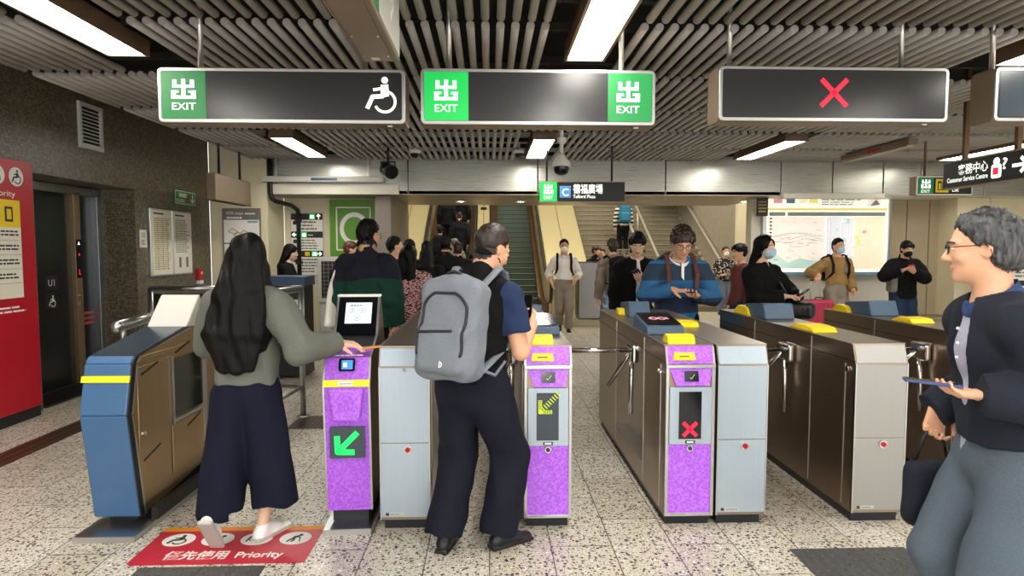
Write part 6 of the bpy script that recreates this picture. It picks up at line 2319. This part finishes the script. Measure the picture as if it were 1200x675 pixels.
t = thing('suitcase', 'bright red cabin suitcase with raised handle beside man in tan shirt', 'suitcase', (ww.x, ww.y - .02, 0))
F = Field(.008); F.box((0.02, 0, .42), (.21, .13, .33), .05); net_object('shell', F, 'case_red', t)
g = MB('case_red')
for x in (-.12, -.04, .04, .12):
    g.box(x - .01, x + .02, -.137, -.125, .13, .70)
g.build('ribs', t, bevel=.004)
g = MB('alu'); g.tube([(-.06, .10, .70), (-.06, .10, 1.05)], .009, 8); g.tube([(.10, .10, .70), (.10, .10, 1.05)], .009, 8); g.build('handle_tubes', t)
g = MB('black'); g.tube([(-.07, .10, 1.055), (.11, .10, 1.055)], .016, 10); g.build('handle', t)
g = MB('black'); g.tube([(-.05, -.02, .755), (-.03, -.02, .785), (.07, -.02, .785), (.09, -.02, .755)], .01, 8); g.build('carry_handle', t)
for x in (-.15, .19):
    for y in (-.09, .09):
        g = MB('rubber'); g.tube([(x - .015, y, .04), (x + .015, y, .04)], .04, 14); g.box(x - .012, x + .012, y - .012, y + .012, .04, .10); g.build('wheel', t)
t = thing('suitcase', 'small black case on floor left of the red suitcase', 'suitcase', (ww.x - .36, ww.y + .05, 0))
F = Field(.01); F.box((0.02, 0, .36), (.12, .11, .32), .06); F.wrinkle(.005, 15., 2); net_object('shell', F, 'jacket_black', t)
g = MB('black'); g.tube([(-.04, 0, .67), (-.02, 0, .72), (.06, 0, .72), (.08, 0, .67)], .01, 8); g.build('handle', t)
# person in black jacket and jeans at the tan wall
p14 = bg('person in black jacket and blue jeans with face covered by tan wall', 1060, 9.75, 172, 1.68, 'coat_black', 'jacket', 'jeans_dark', 'bowl', 'hair_black', 'skin', h=.008, topk=dict(ease=.03, collar='stand', hem=.46, slr=(.044, .04, .03)), hpitch=.3, girth=1.08, legk=dict(ease=.016, knee=.044),
         armL=dict(w=A_(.0, .30, 1.20), f=(.5, .6, .5), n=(.2, -.3, 1), hint=(-1, -.3, -.6)), armR=dict(w=A_(.16, .28, 1.22), f=(-.6, .5, .4), n=(0, .3, -1), hint=(1, -.3, -.6)))
cloth('mask_black', '#17171a'); p14.mask('mask_black')
p14.phone('phone with red back held by the person in black jacket by tan wall', 0, 'case_red')
t = p14.carried('shoulder_bag', 'grey shoulder bag on hip of the person by tan wall', 'bag'); F = Field(.009); F.box(p14.J['W'] + A_(.20, .06, -.02), (.055, .10, .15), .04); net_object('body', F, 'print_grey', t)
g = MB('print_grey'); J = p14.J; g.tube([J['W'] + A_(.20, .10, .10), J['C'] + A_(.02, .165, .02), J['N'] + A_(-.10, .03, .05), J['C'] + A_(-.02, -.16, 0), J['W'] + A_(.19, .0, .10)], .012, 8); g.build('strap', t)
g = MB('white'); E_ = J['S'][0] * .6 + J['elb'][0] * .4; g.M = Matrix.Translation(E_ + A_(-.035, .055, 0)); g.box(-.02, .02, -.01, .012, -.05, .05); g.build('emblem', p14.root)

# left side
p15 = bg('woman with long black hair in black standing at the blue desk in profile', 336, 9.3, -82, 1.62, 'coat_black', 'jacket', 'trousers_black', 'long', 'hair_long', 'skin_pale', True, topk=dict(ease=.02), hpitch=.15, armR=dict(w=A_(.08, .28, 1.10), f=(-.2, 1, .2), n=(-1, 0, .3), hint=(1, -1, -.5)))
p16 = bg('person with short reddish hair in profile before the green C board', 409, 9.6, -80, 1.66, 'pink_dark', 'jacket', 'trousers_black', 'bowl', 'hair_red', 'skin_pale', True, topk=dict(ease=.018))
# man in two tone jacket with white tote bag
p17 = bg('man in dark jacket with green lower half, white tote bag on left shoulder', 428, 5.95, -14, 1.80, ['jacket_top', 'jacket_green'], 'jacket', 'trousers_black', 'short', 'hair_black', 'skin', h=.007, vol=.016, girth=1.16, shw=1.12, hyaw=-.30, hpitch=.10, headk=1.05, topk=dict(ease=.034, collar='stand', hem=.46, slr=(.047, .043, .032), wr=.006), lean=.02)
for o in p17.root.children:
    if o.name.startswith('jacket'):
        me = o.data; n_ = len(me.polygons); cc = np.zeros(n_ * 3); me.polygons.foreach_get('center', cc); cc = cc.reshape(-1, 3)
        me.polygons.foreach_set('material_index', (cc[:, 2] < 1.27 + .02 * np.sin(cc[:, 0] * 9)).astype(np.int32))
p17.glasses()
t = p17.carried('tote_bag', 'white cloth tote bag on shoulder of man in green and black jacket', 'bag'); J = p17.J; cb = A_(J['S'][0][0] - .10, -.05, 1.07)
F = Field(.008); F.ec(cb + A_(-.01, 0, -.21), cb + A_(.02, 0, .20), (.065, .15), (.022, .08), (1, 0, 0), .03); F.wrinkle(.008, 14., 2, (1, 1, .4)); net_object('body', F, 'bag_white', t)
g = MB('bag_white')
for y in (-.07, .07):
    g.tube([cb + A_(.02, y, .18), cb + A_(.05, y * .8, .27), J['S'][0] + A_(-.02, y * .45, .085), J['S'][0] + A_(.055, y * .3, .100)], .012, 8)
g.build('strap', t)
# others in the queue for the escalator
p18 = bg('man in white mask half hidden right of the green jacket man', 461, 8.2, -20, 1.70, 'coat_black', 'jacket', 'trousers_black', hyaw=-.9, topk=dict(ease=.018)); p18.mask()
p19 = bg('woman with long curly dark hair in pink marled sweater in the escalator queue', 478, 6.7, -8, 1.58, 'knit_pink', 'sweater', 'jeans_dark', 'long', 'hair_long', 'skin', True, h=.007, vol=.026, girth=1.12, topk=dict(ease=.03, hem=.47, slr=(.045, .042, .032), wr=.006))
queue = [('man with short black hair and dark coat queueing behind the marled sweater woman', 480, 9.2, 10, 1.68, 'coat_black', 'short', 'hair_black', .02),
         ('woman with dark bob in black coat waiting in the escalator queue', 500, 8.7, 0, 1.62, 'coat_black', 'long', 'hair_black', .02),
         ('man in black with white collar near the backpack man in the escalator queue', 500, 9.9, 5, 1.66, 'jacket_black', 'short', 'hair_black', .02),
         ('tall person in black hooded coat in the middle of the escalator queue', 522, 9.4, -6, 1.74, 'coat_black', 'short', 'hair_black', .03),
         ('person in dark jacket behind the shoulder of the backpack man', 537, 11.0, 0, 1.66, 'jacket_black', 'short', 'hair_brown', .02)]
for lb, px, Y, hd_, H, m_, hs, hm, ez in queue:
    pq = bg(lb, px, Y, hd_, H, m_, 'jacket', 'trousers_black', hs, hm, face=False, topk=dict(ease=ez, hem=.44, collar='stand'), girth=1.06, hpitch=.1)
# riders on the crowded escalator
def step_z(y):
    d = (23.0 - 15.8) / 28
    i = math.floor((y - 15.8) / d)
    return (i + 1) * d * TG if y > 15.8 else 0.
riders = [('rider in dark green jacket and black backpack on the escalator left side', -1.27, 16.55, 1.70, 'olive_dark', 'short', 'hair_black', True),
          ('rider in grey patterned shirt and flat cap low on the escalator', -.86, 15.9, 1.66, 'check_grey', 'short', 'hair_grey', False),
          ('bald rider in black jacket on the escalator', -.80, 17.1, 1.68, 'jacket_black', None, None, False),
          ('rider in black coat standing high up the escalator, left of two', -1.20, 18.15, 1.68, 'coat_black', 'short', 'hair_brown', False),
          ('rider in black coat leaning on the rail high up the escalator, right of two', -.82, 18.4, 1.66, 'coat_black', 'bowl', 'hair_grey', False)]
for lb, X, Y, H, m_, hs, hm, pk in riders:
    dd_ = (23.0 - 15.8) / 28
    Yc = 15.8 + (math.floor((Y - 15.8) / dd_) + .62) * dd_
    p = Person(lb, (X, Yc, step_z(Yc)), random.uniform(-8, 8), H, 'skin', h=.011, body_h=.009, feet=((-.08, -.0, .05), (.08, .0, -.05)), hpitch=.1, headk=1.0, girth=1.05)
    p.face('hair_black')
    if hs:
        p.hair(hs, hm)
    if 'cap' in lb:
        J = p.J; F = Field(.007); F.el(J['HC'] + J['R'] @ A_(0, .0, .07), (.098, .115, .062), J['R'], .01); F.el(J['HC'] + J['R'] @ A_(0, .10, .055), (.07, .06, .014), J['R'], .02); F.cut(J['HC'] + J['R'] @ A_(0, 0, .045), (0, 0, -1), None); net_object('cap', F, 'patterned', p.root)
    p.top(m_, 'jacket', ease=.022, collar='stand', hem=.45); p.trousers('trousers_black'); p.shoes()
    if pk:
        p.backpack('black backpack on the rider in dark green jacket', 'jacket_black', (.15, .09, .22), .03)
# ---------------------------------------------------------------- light, camera, colour
w = D.worlds.new('concourse'); SC.world = w; w.use_nodes = True
bg = w.node_tree.nodes['Background']
bg.inputs[0].default_value = (1., .98, .95, 1); bg.inputs[1].default_value = 2.9

cam = D.cameras.new('camera'); co = D.objects.new('camera', cam); COL.objects.link(co)
cam.sensor_width = 36.; cam.lens = FOC / 1200 * 36; cam.clip_start = .05
co.matrix_world = Matrix.Translation((0, 0, EYE)) @ Matrix(((_r.x, _u.x, -_f.x), (_r.y, _u.y, -_f.y), (_r.z, _u.z, -_f.z))).to_4x4()
SC.camera = co
vs = SC.view_settings
vs.view_transform = 'Standard'; vs.look = 'None'; vs.gamma = 1.0; vs.exposure = 0.0
vs.use_curve_mapping = False
try:
    SC.cycles.use_denoising = True
    SC.cycles.max_bounces = 8
    SC.cycles.transparent_max_bounces = 8
    SC.cycles.sample_clamp_indirect = 8.0
except Exception:
    pass
